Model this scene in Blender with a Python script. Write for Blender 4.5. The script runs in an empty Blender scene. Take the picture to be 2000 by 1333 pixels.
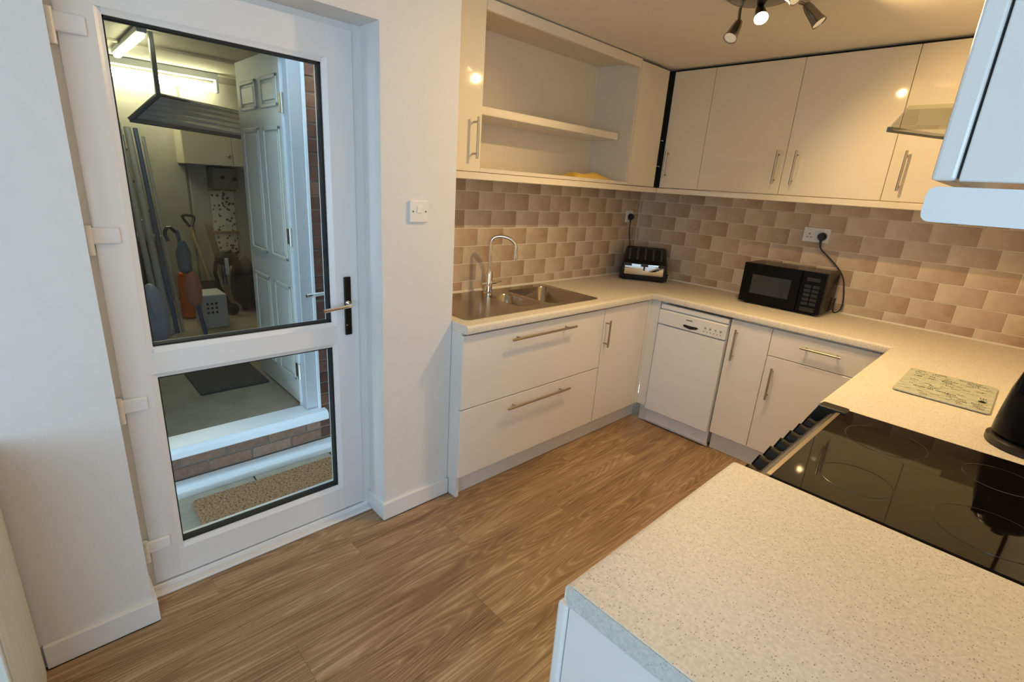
import bpy, bmesh, math, random
from mathutils import Vector, Matrix, Euler
random.seed(7)
PI = math.pi
scene = bpy.context.scene
COL = scene.collection

# ------------------------------------------------------------------ camera
cam_d = bpy.data.cameras.new('camera')
cam = bpy.data.objects.new('camera', cam_d)
COL.objects.link(cam)
scene.camera = cam
CP = Vector((1.7662, 0.1061, 1.5214))
yaw, pitch, roll, FPX = 0.7947, -0.3032, 0.0698, 977.77
Fw = Vector((-math.sin(yaw) * math.cos(pitch), math.cos(yaw) * math.cos(pitch), math.sin(pitch)))
Rt = Vector((math.cos(yaw), math.sin(yaw), 0))
Up = Rt.cross(Fw)
R2 = Rt * math.cos(roll) + Up * math.sin(roll)
U2 = Up * math.cos(roll) - Rt * math.sin(roll)
cam.matrix_world = Matrix(((R2.x, U2.x, -Fw.x, CP.x), (R2.y, U2.y, -Fw.y, CP.y), (R2.z, U2.z, -Fw.z, CP.z), (0, 0, 0, 1)))
cam_d.sensor_fit = 'HORIZONTAL'
cam_d.sensor_width = 36
cam_d.lens = FPX / 2000 * 36
cam_d.clip_start = 0.02

# ------------------------------------------------------------------ light and exposure
scene.view_settings.view_transform = 'Standard'
scene.view_settings.look = 'None'
scene.view_settings.gamma = 1
scene.view_settings.use_curve_mapping = False
scene.view_settings.exposure = 0.5
SKY = 5.0
w = bpy.data.worlds.new('sky')
scene.world = w
w.use_nodes = True
bg = w.node_tree.nodes['Background']
bg.inputs['Color'].default_value = (0.52, 0.75, 1.0, 1)
bg.inputs['Strength'].default_value = SKY


def portal(loc, rot, sx, sy):                     # guides sampling of the sky through the openings
    d = bpy.data.lights.new('sky_portal', 'AREA')
    d.shape = 'RECTANGLE'; d.size = sx; d.size_y = sy
    d.cycles.is_portal = True
    o = bpy.data.objects.new('sky_portal', d); COL.objects.link(o)
    o.location = loc; o.rotation_euler = rot


portal((3.66, -1.3, 1.45), (0, PI / 2, 0), 1.5, 2.0)                 # dining end window, faces -X
portal((2.2, -2.56, 1.4), (PI / 2, 0, 0), 1.2, 1.3)                  # added rear window, faces +Y
portal((-0.745, 1.0, 2.6), (0, 0, 0), 0.26, 5.0)                       # strip of sky above the passage
LAMP_W = 19.0
LAMP_COL = (1.0, 0.67, 0.30)

# ------------------------------------------------------------------ node helpers
MATS = {}


def new_mat(name):
    m = bpy.data.materials.new(name); m.use_nodes = True
    nt = m.node_tree
    b = nt.nodes['Principled BSDF']
    MATS[name] = m
    return m, nt, b


def simple(name, col, rough=0.5, metal=0.0, noise=0.0, nscale=20.0, bump=0.0, bscale=60.0, coat=0.0, ior=1.5, emit=None, es=0):
    m, nt, b = new_mat(name)
    b.inputs['Base Color'].default_value = (*col, 1)
    b.inputs['Roughness'].default_value = rough
    b.inputs['Metallic'].default_value = metal
    b.inputs['IOR'].default_value = ior
    b.inputs['Coat Weight'].default_value = coat
    b.inputs['Coat Roughness'].default_value = 0.05
    tc = nt.nodes.new('ShaderNodeTexCoord')
    n = nt.nodes.new('ShaderNodeTexNoise'); n.inputs['Scale'].default_value = nscale
    n.inputs['Detail'].default_value = 4
    nt.links.new(tc.outputs['Object'], n.inputs['Vector'])
    mx = nt.nodes.new('ShaderNodeMixRGB'); mx.blend_type = 'MULTIPLY'
    mx.inputs['Fac'].default_value = noise
    mx.inputs['Color1'].default_value = (*col, 1)
    nt.links.new(n.outputs['Fac'], mx.inputs['Color2'])
    nt.links.new(mx.outputs['Color'], b.inputs['Base Color'])
    if bump > 0:
        n2 = nt.nodes.new('ShaderNodeTexNoise'); n2.inputs['Scale'].default_value = bscale
        n2.inputs['Detail'].default_value = 3
        nt.links.new(tc.outputs['Object'], n2.inputs['Vector'])
        bp = nt.nodes.new('ShaderNodeBump'); bp.inputs['Strength'].default_value = bump
        bp.inputs['Distance'].default_value = 0.004
        nt.links.new(n2.outputs['Fac'], bp.inputs['Height'])
        nt.links.new(bp.outputs['Normal'], b.inputs['Normal'])
    if emit:
        b.inputs['Emission Color'].default_value = (*emit, 1)
        b.inputs['Emission Strength'].default_value = es
    return m


def ramp(nt, stops):
    r = nt.nodes.new('ShaderNodeValToRGB')
    while len(r.color_ramp.elements) < len(stops):
        r.color_ramp.elements.new(0.5)
    for e, (p, c) in zip(r.color_ramp.elements, stops):
        e.position = p; e.color = (*c, 1)
    return r


def glass_mat(name, tint=(0.93, 0.96, 0.95)):
    m = bpy.data.materials.new(name); m.use_nodes = True
    nt = m.node_tree; nt.nodes.clear()
    out = nt.nodes.new('ShaderNodeOutputMaterial')
    t = nt.nodes.new('ShaderNodeBsdfTransparent'); t.inputs['Color'].default_value = (*tint, 1)
    g = nt.nodes.new('ShaderNodeBsdfGlossy'); g.inputs['Roughness'].default_value = 0.0
    f = nt.nodes.new('ShaderNodeFresnel'); f.inputs['IOR'].default_value = 1.5
    mx = nt.nodes.new('ShaderNodeMixShader')
    ge = nt.nodes.new('ShaderNodeNewGeometry')
    inv = nt.nodes.new('ShaderNodeMath'); inv.operation = 'SUBTRACT'; inv.inputs[0].default_value = 1.0
    nt.links.new(ge.outputs['Backfacing'], inv.inputs[1])
    ml = nt.nodes.new('ShaderNodeMath'); ml.operation = 'MULTIPLY'
    nt.links.new(f.outputs[0], ml.inputs[0]); nt.links.new(inv.outputs[0], ml.inputs[1])
    nt.links.new(ml.outputs[0], mx.inputs[0]); nt.links.new(t.outputs[0], mx.inputs[1]); nt.links.new(g.outputs[0], mx.inputs[2])
    nt.links.new(mx.outputs[0], out.inputs['Surface'])
    MATS[name] = m
    return m


def floor_mat():
    m, nt, b = new_mat('oak_laminate')
    tc = nt.nodes.new('ShaderNodeTexCoord')
    oi = nt.nodes.new('ShaderNodeObjectInfo')
    mul = nt.nodes.new('ShaderNodeMath'); mul.operation = 'MULTIPLY'; mul.inputs[1].default_value = 37.0
    nt.links.new(oi.outputs['Random'], mul.inputs[0])
    cmb = nt.nodes.new('ShaderNodeCombineXYZ')
    nt.links.new(mul.outputs[0], cmb.inputs['X']); nt.links.new(mul.outputs[0], cmb.inputs['Y'])
    add = nt.nodes.new('ShaderNodeVectorMath'); add.operation = 'ADD'
    nt.links.new(tc.outputs['Object'], add.inputs[0]); nt.links.new(cmb.outputs[0], add.inputs[1])
    mp = nt.nodes.new('ShaderNodeMapping'); mp.inputs['Scale'].default_value = (6.5, 0.55, 1)
    nt.links.new(add.outputs[0], mp.inputs['Vector'])
    big = nt.nodes.new('ShaderNodeTexNoise'); big.inputs['Scale'].default_value = 1.0; big.inputs['Detail'].default_value = 1.5
    nt.links.new(mp.outputs[0], big.inputs['Vector'])
    k = nt.nodes.new('ShaderNodeMath'); k.operation = 'MULTIPLY'; k.inputs[1].default_value = 34.0
    nt.links.new(big.outputs['Fac'], k.inputs[0])
    fr = nt.nodes.new('ShaderNodeMath'); fr.operation = 'PINGPONG'; fr.inputs[1].default_value = 0.5
    nt.links.new(k.outputs[0], fr.inputs[0])
    fr2 = nt.nodes.new('ShaderNodeMath'); fr2.operation = 'MULTIPLY'; fr2.inputs[1].default_value = 2.0
    nt.links.new(fr.outputs[0], fr2.inputs[0])
    fr3 = nt.nodes.new('ShaderNodeMath'); fr3.operation = 'POWER'; fr3.inputs[1].default_value = 2.2
    nt.links.new(fr2.outputs[0], fr3.inputs[0])
    mp2 = nt.nodes.new('ShaderNodeMapping'); mp2.inputs['Scale'].default_value = (170, 4.0, 1)
    nt.links.new(add.outputs[0], mp2.inputs['Vector'])
    fine = nt.nodes.new('ShaderNodeTexNoise'); fine.inputs['Scale'].default_value = 1.0; fine.inputs['Detail'].default_value = 3
    nt.links.new(mp2.outputs[0], fine.inputs['Vector'])
    mp3 = nt.nodes.new('ShaderNodeMapping'); mp3.inputs['Scale'].default_value = (16, 1.1, 1)
    nt.links.new(add.outputs[0], mp3.inputs['Vector'])
    med = nt.nodes.new('ShaderNodeTexNoise'); med.inputs['Scale'].default_value = 1.0; med.inputs['Detail'].default_value = 4
    nt.links.new(mp3.outputs[0], med.inputs['Vector'])
    # combine: 0.32*rings*2 + 0.3*fine + 0.45*medium
    a = nt.nodes.new('ShaderNodeMath'); a.operation = 'MULTIPLY_ADD'; a.inputs[1].default_value = 0.15; a.inputs[2].default_value = 0.0
    nt.links.new(fr3.outputs[0], a.inputs[0])
    c = nt.nodes.new('ShaderNodeMath'); c.operation = 'MULTIPLY_ADD'; c.inputs[1].default_value = 0.46
    nt.links.new(fine.outputs['Fac'], c.inputs[0]); nt.links.new(a.outputs[0], c.inputs[2])
    d = nt.nodes.new('ShaderNodeMath'); d.operation = 'MULTIPLY_ADD'; d.inputs[1].default_value = 0.52
    nt.links.new(med.outputs['Fac'], d.inputs[0]); nt.links.new(c.outputs[0], d.inputs[2])
    e = nt.nodes.new('ShaderNodeMath'); e.operation = 'MULTIPLY_ADD'; e.inputs[1].default_value = 0.08
    nt.links.new(oi.outputs['Random'], e.inputs[0]); nt.links.new(d.outputs[0], e.inputs[2])
    rp = ramp(nt, [(0.36, (0.15, 0.080, 0.036)), (0.50, (0.265, 0.160, 0.078)), (0.62, (0.36, 0.232, 0.122)), (0.80, (0.53, 0.39, 0.235))])
    nt.links.new(e.outputs[0], rp.inputs['Fac'])
    nt.links.new(rp.outputs['Color'], b.inputs['Base Color'])
    b.inputs['Roughness'].default_value = 0.42
    bp = nt.nodes.new('ShaderNodeBump'); bp.inputs['Strength'].default_value = 0.12; bp.inputs['Distance'].default_value = 0.002
    nt.links.new(fine.outputs['Fac'], bp.inputs['Height']); nt.links.new(bp.outputs['Normal'], b.inputs['Normal'])
    return m


def tile_mat():
    m, nt, b = new_mat('stone_tile')
    tc = nt.nodes.new('ShaderNodeTexCoord')
    oi = nt.nodes.new('ShaderNodeObjectInfo')
    sp = nt.nodes.new('ShaderNodeSeparateXYZ'); nt.links.new(tc.outputs['Object'], sp.inputs[0])
    mul = nt.nodes.new('ShaderNodeMath'); mul.operation = 'MULTIPLY'; mul.inputs[1].default_value = 53.0
    nt.links.new(oi.outputs['Random'], mul.inputs[0])
    cmb = nt.nodes.new('ShaderNodeCombineXYZ'); nt.links.new(mul.outputs[0], cmb.inputs['X'])
    add = nt.nodes.new('ShaderNodeVectorMath'); add.operation = 'ADD'
    nt.links.new(tc.outputs['Object'], add.inputs[0]); nt.links.new(cmb.outputs[0], add.inputs[1])
    n = nt.nodes.new('ShaderNodeTexNoise'); n.inputs['Scale'].default_value = 16; n.inputs['Detail'].default_value = 5
    nt.links.new(add.outputs[0], n.inputs['Vector'])
    # printed shading: warm brown cloud growing toward one end of each tile
    g = nt.nodes.new('ShaderNodeMath'); g.operation = 'MULTIPLY_ADD'; g.inputs[1].default_value = 2.7; g.inputs[2].default_value = 0.18
    nt.links.new(sp.outputs['X'], g.inputs[0])
    h = nt.nodes.new('ShaderNodeMath'); h.operation = 'MULTIPLY_ADD'; h.inputs[1].default_value = 0.55
    nt.links.new(n.outputs['Fac'], h.inputs[0]); nt.links.new(g.outputs[0], h.inputs[2])
    h2 = nt.nodes.new('ShaderNodeMath'); h2.operation = 'MULTIPLY_ADD'; h2.inputs[1].default_value = 0.20
    nt.links.new(oi.outputs['Random'], h2.inputs[0]); nt.links.new(h.outputs[0], h2.inputs[2])
    rp = ramp(nt, [(0.28, (0.70, 0.58, 0.43)), (0.52, (0.58, 0.45, 0.32)), (0.85, (0.43, 0.295, 0.19))])
    nt.links.new(h2.outputs[0], rp.inputs['Fac'])
    nt.links.new(rp.outputs['Color'], b.inputs['Base Color'])
    b.inputs['Roughness'].default_value = 0.45
    n2 = nt.nodes.new('ShaderNodeTexNoise'); n2.inputs['Scale'].default_value = 35
    nt.links.new(add.outputs[0], n2.inputs['Vector'])
    bp = nt.nodes.new('ShaderNodeBump'); bp.inputs['Strength'].default_value = 0.25; bp.inputs['Distance'].default_value = 0.003
    nt.links.new(n2.outputs['Fac'], bp.inputs['Height']); nt.links.new(bp.outputs['Normal'], b.inputs['Normal'])
    return m


def speckle_mat(name, base, dots, scale, thr=0.16, amount=0.5, rough=0.4, dense=0.25):
    m, nt, b = new_mat(name)
    tc = nt.nodes.new('ShaderNodeTexCoord')
    v = nt.nodes.new('ShaderNodeTexVoronoi'); v.inputs['Scale'].default_value = scale
    nt.links.new(tc.outputs['Object'], v.inputs['Vector'])
    lt = nt.nodes.new('ShaderNodeMath'); lt.operation = 'LESS_THAN'; lt.inputs[1].default_value = thr
    nt.links.new(v.outputs['Distance'], lt.inputs[0])
    sx = nt.nodes.new('ShaderNodeSeparateColor'); nt.links.new(v.outputs['Color'], sx.inputs[0])
    gt = nt.nodes.new('ShaderNodeMath'); gt.operation = 'LESS_THAN'; gt.inputs[1].default_value = dense
    nt.links.new(sx.outputs[0], gt.inputs[0])
    ml = nt.nodes.new('ShaderNodeMath'); ml.operation = 'MULTIPLY'
    nt.links.new(lt.outputs[0], ml.inputs[0]); nt.links.new(gt.outputs[0], ml.inputs[1])
    m2 = nt.nodes.new('ShaderNodeMath'); m2.operation = 'MULTIPLY'; m2.inputs[1].default_value = amount
    nt.links.new(ml.outputs[0], m2.inputs[0])
    n = nt.nodes.new('ShaderNodeTexNoise'); n.inputs['Scale'].default_value = scale * 0.7; n.inputs['Detail'].default_value = 2
    nt.links.new(tc.outputs['Object'], n.inputs['Vector'])
    rp = ramp(nt, [(0.3, tuple(c * 0.86 for c in base)), (0.7, tuple(min(1, c * 1.06) for c in base))])
    nt.links.new(n.outputs['Fac'], rp.inputs['Fac'])
    mx = nt.nodes.new('ShaderNodeMixRGB'); mx.inputs['Color2'].default_value = (*dots, 1)
    nt.links.new(rp.outputs['Color'], mx.inputs['Color1'])
    nt.links.new(m2.outputs[0], mx.inputs['Fac'])
    nt.links.new(mx.outputs['Color'], b.inputs['Base Color'])
    b.inputs['Roughness'].default_value = rough
    return m


def rand_mat(name, stops, rough=0.8, nscale=40, bump=0.6, rmix=0.6, dist=0.004):
    m, nt, b = new_mat(name)
    tc = nt.nodes.new('ShaderNodeTexCoord'); oi = nt.nodes.new('ShaderNodeObjectInfo')
    n = nt.nodes.new('ShaderNodeTexNoise'); n.inputs['Scale'].default_value = nscale; n.inputs['Detail'].default_value = 5
    nt.links.new(tc.outputs['Object'], n.inputs['Vector'])
    a = nt.nodes.new('ShaderNodeMath'); a.operation = 'MULTIPLY_ADD'; a.inputs[1].default_value = rmix
    nt.links.new(oi.outputs['Random'], a.inputs[0])
    k = nt.nodes.new('ShaderNodeMath'); k.operation = 'MULTIPLY'; k.inputs[1].default_value = 1 - rmix
    nt.links.new(n.outputs['Fac'], k.inputs[0]); nt.links.new(k.outputs[0], a.inputs[2])
    rp = ramp(nt, stops)
    nt.links.new(a.outputs[0], rp.inputs['Fac']); nt.links.new(rp.outputs['Color'], b.inputs['Base Color'])
    b.inputs['Roughness'].default_value = rough
    bp = nt.nodes.new('ShaderNodeBump'); bp.inputs['Strength'].default_value = bump; bp.inputs['Distance'].default_value = dist
    nt.links.new(n.outputs['Fac'], bp.inputs['Height']); nt.links.new(bp.outputs['Normal'], b.inputs['Normal'])
    return m


simple('wall_paint', (0.80, 0.785, 0.76), 0.85, noise=0.04, bump=0.12, bscale=140)
simple('ceiling_paint', (0.82, 0.77, 0.69), 0.9, noise=0.04, bump=0.1)
simple('trim_white', (0.82, 0.82, 0.81), 0.35)
simple('upvc', (0.83, 0.84, 0.85), 0.28, noise=0.02)
simple('upvc_frame', (0.76, 0.76, 0.74), 0.32, noise=0.02)
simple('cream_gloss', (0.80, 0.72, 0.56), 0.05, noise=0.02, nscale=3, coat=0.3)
simple('cream_gloss_cool_lit', (0.82, 0.80, 0.765), 0.16, noise=0.02, nscale=3, coat=0.3)  # cream fronts again, whitened so the colour carries the cooler light
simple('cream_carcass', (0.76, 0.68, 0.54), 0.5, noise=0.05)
simple('carcass_white', (0.78, 0.77, 0.74), 0.45, noise=0.03)
simple('appliance_white', (0.80, 0.82, 0.87), 0.28)
simple('steel', (0.62, 0.58, 0.52), 0.28, metal=1.0, noise=0.1, nscale=80)
simple('sink_steel', (0.44, 0.40, 0.34), 0.2, metal=1.0, noise=0.12, nscale=60)
simple('bar_steel', (0.44, 0.39, 0.32), 0.32, metal=1.0)
simple('chrome', (0.85, 0.84, 0.82), 0.06, metal=1.0)
simple('dark_nickel', (0.30, 0.28, 0.25), 0.22, metal=1.0)
simple('black_plastic', (0.012, 0.012, 0.013), 0.32)
simple('black_gloss', (0.006, 0.006, 0.007), 0.2, ior=1.18)
simple('black_glass', (0.006, 0.005, 0.005), 0.03, ior=1.33)
simple('ring_grey', (0.035, 0.033, 0.03), 0.15)
simple('window_dark', (0.03, 0.03, 0.032), 0.07)
simple('black_rubber', (0.01, 0.01, 0.01), 0.6)
simple('gap_shade', (0.015, 0.013, 0.011), 0.9)  # near-black colour stands in for shade inside gaps and recesses
simple('grout', (0.84, 0.77, 0.66), 0.9, noise=0.1)
simple('silicone', (0.78, 0.74, 0.66), 0.4)
simple('mortar', (0.24, 0.20, 0.17), 0.95, noise=0.4, nscale=80, bump=0.5)
simple('switch_white', (0.84, 0.83, 0.80), 0.3)
simple('duster_yellow', (0.90, 0.60, 0.12), 0.9, noise=0.2, bump=0.8, bscale=90)
simple('cord_black', (0.012, 0.011, 0.011), 0.45)
simple('concrete', (0.40, 0.345, 0.265), 0.9, noise=0.5, nscale=6, bump=0.4)
simple('garage_wall', (0.42, 0.41, 0.36), 0.85, noise=0.35, nscale=4)
simple('garage_panel', (0.55, 0.53, 0.46), 0.7, noise=0.25, nscale=8)
simple('garage_ceiling', (0.66, 0.63, 0.52), 0.8, noise=0.15)
simple('door_white', (0.68, 0.66, 0.58), 0.4, noise=0.06)
simple('cupboard_cream', (0.66, 0.62, 0.50), 0.5, noise=0.06)
simple('mat_grey', (0.075, 0.075, 0.075), 0.95, noise=0.6, nscale=120, bump=0.8, bscale=200)
simple('metal_grey', (0.20, 0.20, 0.20), 0.45, metal=0.6, noise=0.2)
simple('board_grey', (0.50, 0.50, 0.50), 0.6, noise=0.5, nscale=12)
simple('rack_board', (0.78, 0.77, 0.74), 0.5, noise=0.3, nscale=14)
simple('garage_frame', (0.52, 0.52, 0.53), 0.35)
simple('pole_pale', (0.46, 0.48, 0.50), 0.45, noise=0.3)
simple('pole_blue', (0.08, 0.12, 0.24), 0.4)
simple('bench_wood', (0.22, 0.17, 0.12), 0.7, noise=0.5)
simple('bag_lilac', (0.58, 0.60, 0.80), 0.5, noise=0.4, nscale=14, bump=0.9, bscale=18)
simple('orange', (0.80, 0.16, 0.03), 0.4, noise=0.2)
simple('salmon', (0.68, 0.26, 0.17), 0.5, noise=0.2)
simple('tin_white', (0.66, 0.70, 0.78), 0.35)
simple('box_white', (0.55, 0.57, 0.60), 0.5, noise=0.08)
simple('black_fabric', (0.018, 0.020, 0.024), 0.8, noise=0.4, nscale=60, bump=0.5)
simple('teal_dark', (0.10, 0.20, 0.27), 0.5, noise=0.4)
simple('spade_wood', (0.42, 0.34, 0.20), 0.6, noise=0.4, nscale=30)
simple('spade_metal', (0.16, 0.15, 0.13), 0.5, metal=0.5, noise=0.4)
simple('carton_brown', (0.40, 0.27, 0.16), 0.8, noise=0.2)
simple('tube_glow', (0.9, 0.9, 0.8), 0.5, emit=(1.0, 0.93, 0.58), es=15.0)
simple('bulb_glow', (1, 0.9, 0.7), 0.5, emit=(1.0, 0.80, 0.50), es=14.0)
simple('bulb_dim', (0.75, 0.72, 0.66), 0.12, emit=(1.0, 0.80, 0.50), es=0.12)  # bulb shown unlit, with a faint glow put in
simple('skirting', (0.82, 0.82, 0.81), 0.4, noise=0.02)
simple('print_dark', (0.10, 0.12, 0.09), 0.5)
simple('outside_render', (0.55, 0.53, 0.50), 0.9, noise=0.2)
simple('handle_dark', (0.05, 0.048, 0.045), 0.25, metal=0.9)
floor_mat(); tile_mat()
glass_mat('pane'); glass_mat('hood_glass', (0.86, 0.88, 0.80))
speckle_mat('worktop_laminate', (0.80, 0.75, 0.66), (0.24, 0.15, 0.09), 240, 0.28, 0.75, 0.55, 0.24)
speckle_mat('worktop_edge', (0.62, 0.62, 0.58), (0.25, 0.24, 0.22), 250, 0.27, 0.6, 0.38, 0.30)
speckle_mat('spotted_paper', (0.74, 0.72, 0.63), (0.10, 0.06, 0.05), 26, 0.36, 0.95, 0.7, 0.75)
rand_mat('brick_red', [(0.1, (0.055, 0.022, 0.015)), (0.5, (0.12, 0.048, 0.030)), (0.9, (0.20, 0.095, 0.06))], 0.9, 45, 0.8, 0.5)
rand_mat('brick_brown', [(0.1, (0.14, 0.075, 0.055)), (0.5, (0.26, 0.15, 0.10)), (0.9, (0.36, 0.24, 0.17))], 0.9, 45, 0.9, 0.4)
rand_mat('slab_stone', [(0.2, (0.27, 0.22, 0.155)), (0.6, (0.39, 0.325, 0.235)), (0.9, (0.48, 0.41, 0.30))], 0.9, 14, 0.5, 0.3)
rand_mat('coir', [(0.3, (0.06, 0.03, 0.015)), (0.42, (0.30, 0.15, 0.065)), (0.55, (0.46, 0.26, 0.115)), (0.8, (0.55, 0.34, 0.17))], 1.0, 95, 1.0, 0.02, 0.012)


def board_print():
    m, nt, b = new_mat('printed_glass')
    tc = nt.nodes.new('ShaderNodeTexCoord')
    mp = nt.nodes.new('ShaderNodeMapping'); mp.inputs['Scale'].default_value = (26, 62, 1)
    nt.links.new(tc.outputs['Object'], mp.inputs['Vector'])
    v = nt.nodes.new('ShaderNodeTexNoise'); v.inputs['Scale'].default_value = 1.0; v.inputs['Detail'].default_value = 3; v.inputs['Roughness'].default_value = 0.75
    nt.links.new(mp.outputs[0], v.inputs['Vector'])
    rp = ramp(nt, [(0.32, (0.30, 0.34, 0.27)), (0.42, (0.50, 0.54, 0.44)), (0.54, (0.62, 0.66, 0.56)), (1.0, (0.66, 0.70, 0.60))])
    nt.links.new(v.outputs['Fac'], rp.inputs['Fac']); nt.links.new(rp.outputs['Color'], b.inputs['Base Color'])
    b.inputs['Roughness'].default_value = 0.12
    return m


def grain_mat():
    m, nt, b = new_mat('white_woodgrain')
    tc = nt.nodes.new('ShaderNodeTexCoord')
    mp = nt.nodes.new('ShaderNodeMapping'); mp.inputs['Scale'].default_value = (60, 60, 2.5)
    nt.links.new(tc.outputs['Object'], mp.inputs['Vector'])
    v = nt.nodes.new('ShaderNodeTexNoise'); v.inputs['Scale'].default_value = 1.0; v.inputs['Detail'].default_value = 3
    nt.links.new(mp.outputs[0], v.inputs['Vector'])
    rp = ramp(nt, [(0.3, (0.62, 0.63, 0.58)), (0.7, (0.74, 0.75, 0.70))])
    nt.links.new(v.outputs['Fac'], rp.inputs['Fac']); nt.links.new(rp.outputs['Color'], b.inputs['Base Color'])
    b.inputs['Roughness'].default_value = 0.5
    bp = nt.nodes.new('ShaderNodeBump'); bp.inputs['Strength'].default_value = 0.2; bp.inputs['Distance'].default_value = 0.002
    nt.links.new(v.outputs['Fac'], bp.inputs['Height']); nt.links.new(bp.outputs['Normal'], b.inputs['Normal'])
    return m


board_print(); grain_mat()

# ------------------------------------------------------------------ mesh helpers
ORIG = {}


class B:
    def __init__(self):
        self.bm = bmesh.new()

    def _bev(self, verts, off, seg, edges=None):
        es = edges if edges is not None else list({e for v in verts for e in v.link_edges})
        bmesh.ops.bevel(self.bm, geom=es, offset=off, segments=seg, profile=0.5, affect='EDGES', clamp_overlap=True)

    def box(self, x0, x1, y0, y1, z0, z1, bev=0.0, seg=1):
        if x0 > x1: x0, x1 = x1, x0
        if y0 > y1: y0, y1 = y1, y0
        if z0 > z1: z0, z1 = z1, z0
        M = Matrix.Translation(((x0 + x1) / 2, (y0 + y1) / 2, (z0 + z1) / 2)) @ Matrix.Diagonal((x1 - x0, y1 - y0, z1 - z0, 1))
        r = bmesh.ops.create_cube(self.bm, size=1, matrix=M)
        if bev > 0: self._bev(r['verts'], bev, seg)
        return self

    def cyl(self, p0, p1, r, r2=None, seg=16, caps=True):
        p0 = Vector(p0); p1 = Vector(p1); d = p1 - p0
        q = Vector((0, 0, 1)).rotation_difference(d.normalized())
        M = Matrix.Translation((p0 + p1) / 2) @ q.to_matrix().to_4x4()
        bmesh.ops.create_cone(self.bm, cap_ends=caps, cap_tris=False, segments=seg, radius1=r, radius2=r if r2 is None else r2, depth=d.length, matrix=M)
        return self

    def tube(self, pts, r, seg=10, smooth=0, cap=True):
        pts = [Vector(p) for p in pts]
        for _ in range(smooth):
            n = [pts[0]]
            for a, b in zip(pts[:-1], pts[1:]):
                n += [a * 0.75 + b * 0.25, a * 0.25 + b * 0.75]
            n.append(pts[-1]); pts = n
        rings = []
        t = (pts[1] - pts[0]).normalized()
        u = t.orthogonal().normalized()
        for i, p in enumerate(pts):
            if i == 0: tn = (pts[1] - pts[0])
            elif i == len(pts) - 1: tn = (pts[-1] - pts[-2])
            else: tn = (pts[i + 1] - pts[i - 1])
            tn.normalize()
            q = t.rotation_difference(tn); u = q @ u; t = tn
            v = t.cross(u)
            rings.append([self.bm.verts.new(p + u * math.cos(2 * PI * k / seg) * r + v * math.sin(2 * PI * k / seg) * r) for k in range(seg)])
        for a, b in zip(rings[:-1], rings[1:]):
            for k in range(seg):
                self.bm.faces.new((a[k], a[(k + 1) % seg], b[(k + 1) % seg], b[k]))
        if cap:
            self.bm.faces.new(list(reversed(rings[0]))); self.bm.faces.new(rings[-1])
        return self

    def lathe(self, prof, c=(0, 0, 0), seg=32, M=None, arc=None):
        c = Vector(c); rings = []
        for (r, z) in prof:
            ring = []
            for k in range(seg):
                a = 2 * PI * k / seg
                p = Vector((r * math.cos(a), r * math.sin(a), z))
                if M is not None: p = M @ p
                ring.append(self.bm.verts.new(c + p))
            rings.append(ring)
        for a, b in zip(rings[:-1], rings[1:]):
            for k in range(seg):
                self.bm.faces.new((a[k], a[(k + 1) % seg], b[(k + 1) % seg], b[k]))
        if prof[0][0] > 1e-6: self.bm.faces.new(list(reversed(rings[0])))
        if prof[-1][0] > 1e-6: self.bm.faces.new(rings[-1])
        return self

    def prism(self, poly, axis, a0, a1, bev=0.0, seg=2):
        def P(u, v, a):
            return {'x': (a, u, v), 'y': (u, a, v), 'z': (u, v, a)}[axis]
        lo = [self.bm.verts.new(P(u, v, a0)) for u, v in poly]
        hi = [self.bm.verts.new(P(u, v, a1)) for u, v in poly]
        n = len(poly)
        self.bm.faces.new(lo); self.bm.faces.new(list(reversed(hi)))
        for i in range(n):
            self.bm.faces.new((lo[i], hi[i], hi[(i + 1) % n], lo[(i + 1) % n]))
        if bev > 0: self._bev(lo + hi, bev, seg)
        return self

    def sphere(self, c, r, sx=1, sy=1, sz=1, u=16, v=10):
        M = Matrix.Translation(c) @ Matrix.Diagonal((sx, sy, sz, 1))
        bmesh.ops.create_uvsphere(self.bm, u_segments=u, v_segments=v, radius=r, matrix=M)
        return self


def rrect(x0, x1, y0, y1, r, n=4):
    pts = []
    for cx, cy, a0 in ((x1 - r, y1 - r, 0), (x0 + r, y1 - r, PI / 2), (x0 + r, y0 + r, PI), (x1 - r, y0 + r, 1.5 * PI)):
        for k in range(n + 1):
            a = a0 + PI / 2 * k / n
            pts.append((cx + r * math.cos(a), cy + r * math.sin(a)))
    return pts


def tag(o, label=None, cat=None, group=None, kind=None):
    if label: o['label'] = label
    if cat: o['category'] = cat
    if group: o['group'] = group
    if kind: o['kind'] = kind
    return o


def root(name, label, cat, loc, group=None, kind=None, rotz=None):
    o = bpy.data.objects.new(name, None); COL.objects.link(o)
    o.empty_display_size = 0.05
    o.location = loc
    if rotz is not None:
        o.rotation_euler = (0, 0, rotz); ORIG[o] = Vector((0, 0, 0))
    else:
        ORIG[o] = Vector(loc)
    return tag(o, label, cat, group, kind)


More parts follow.
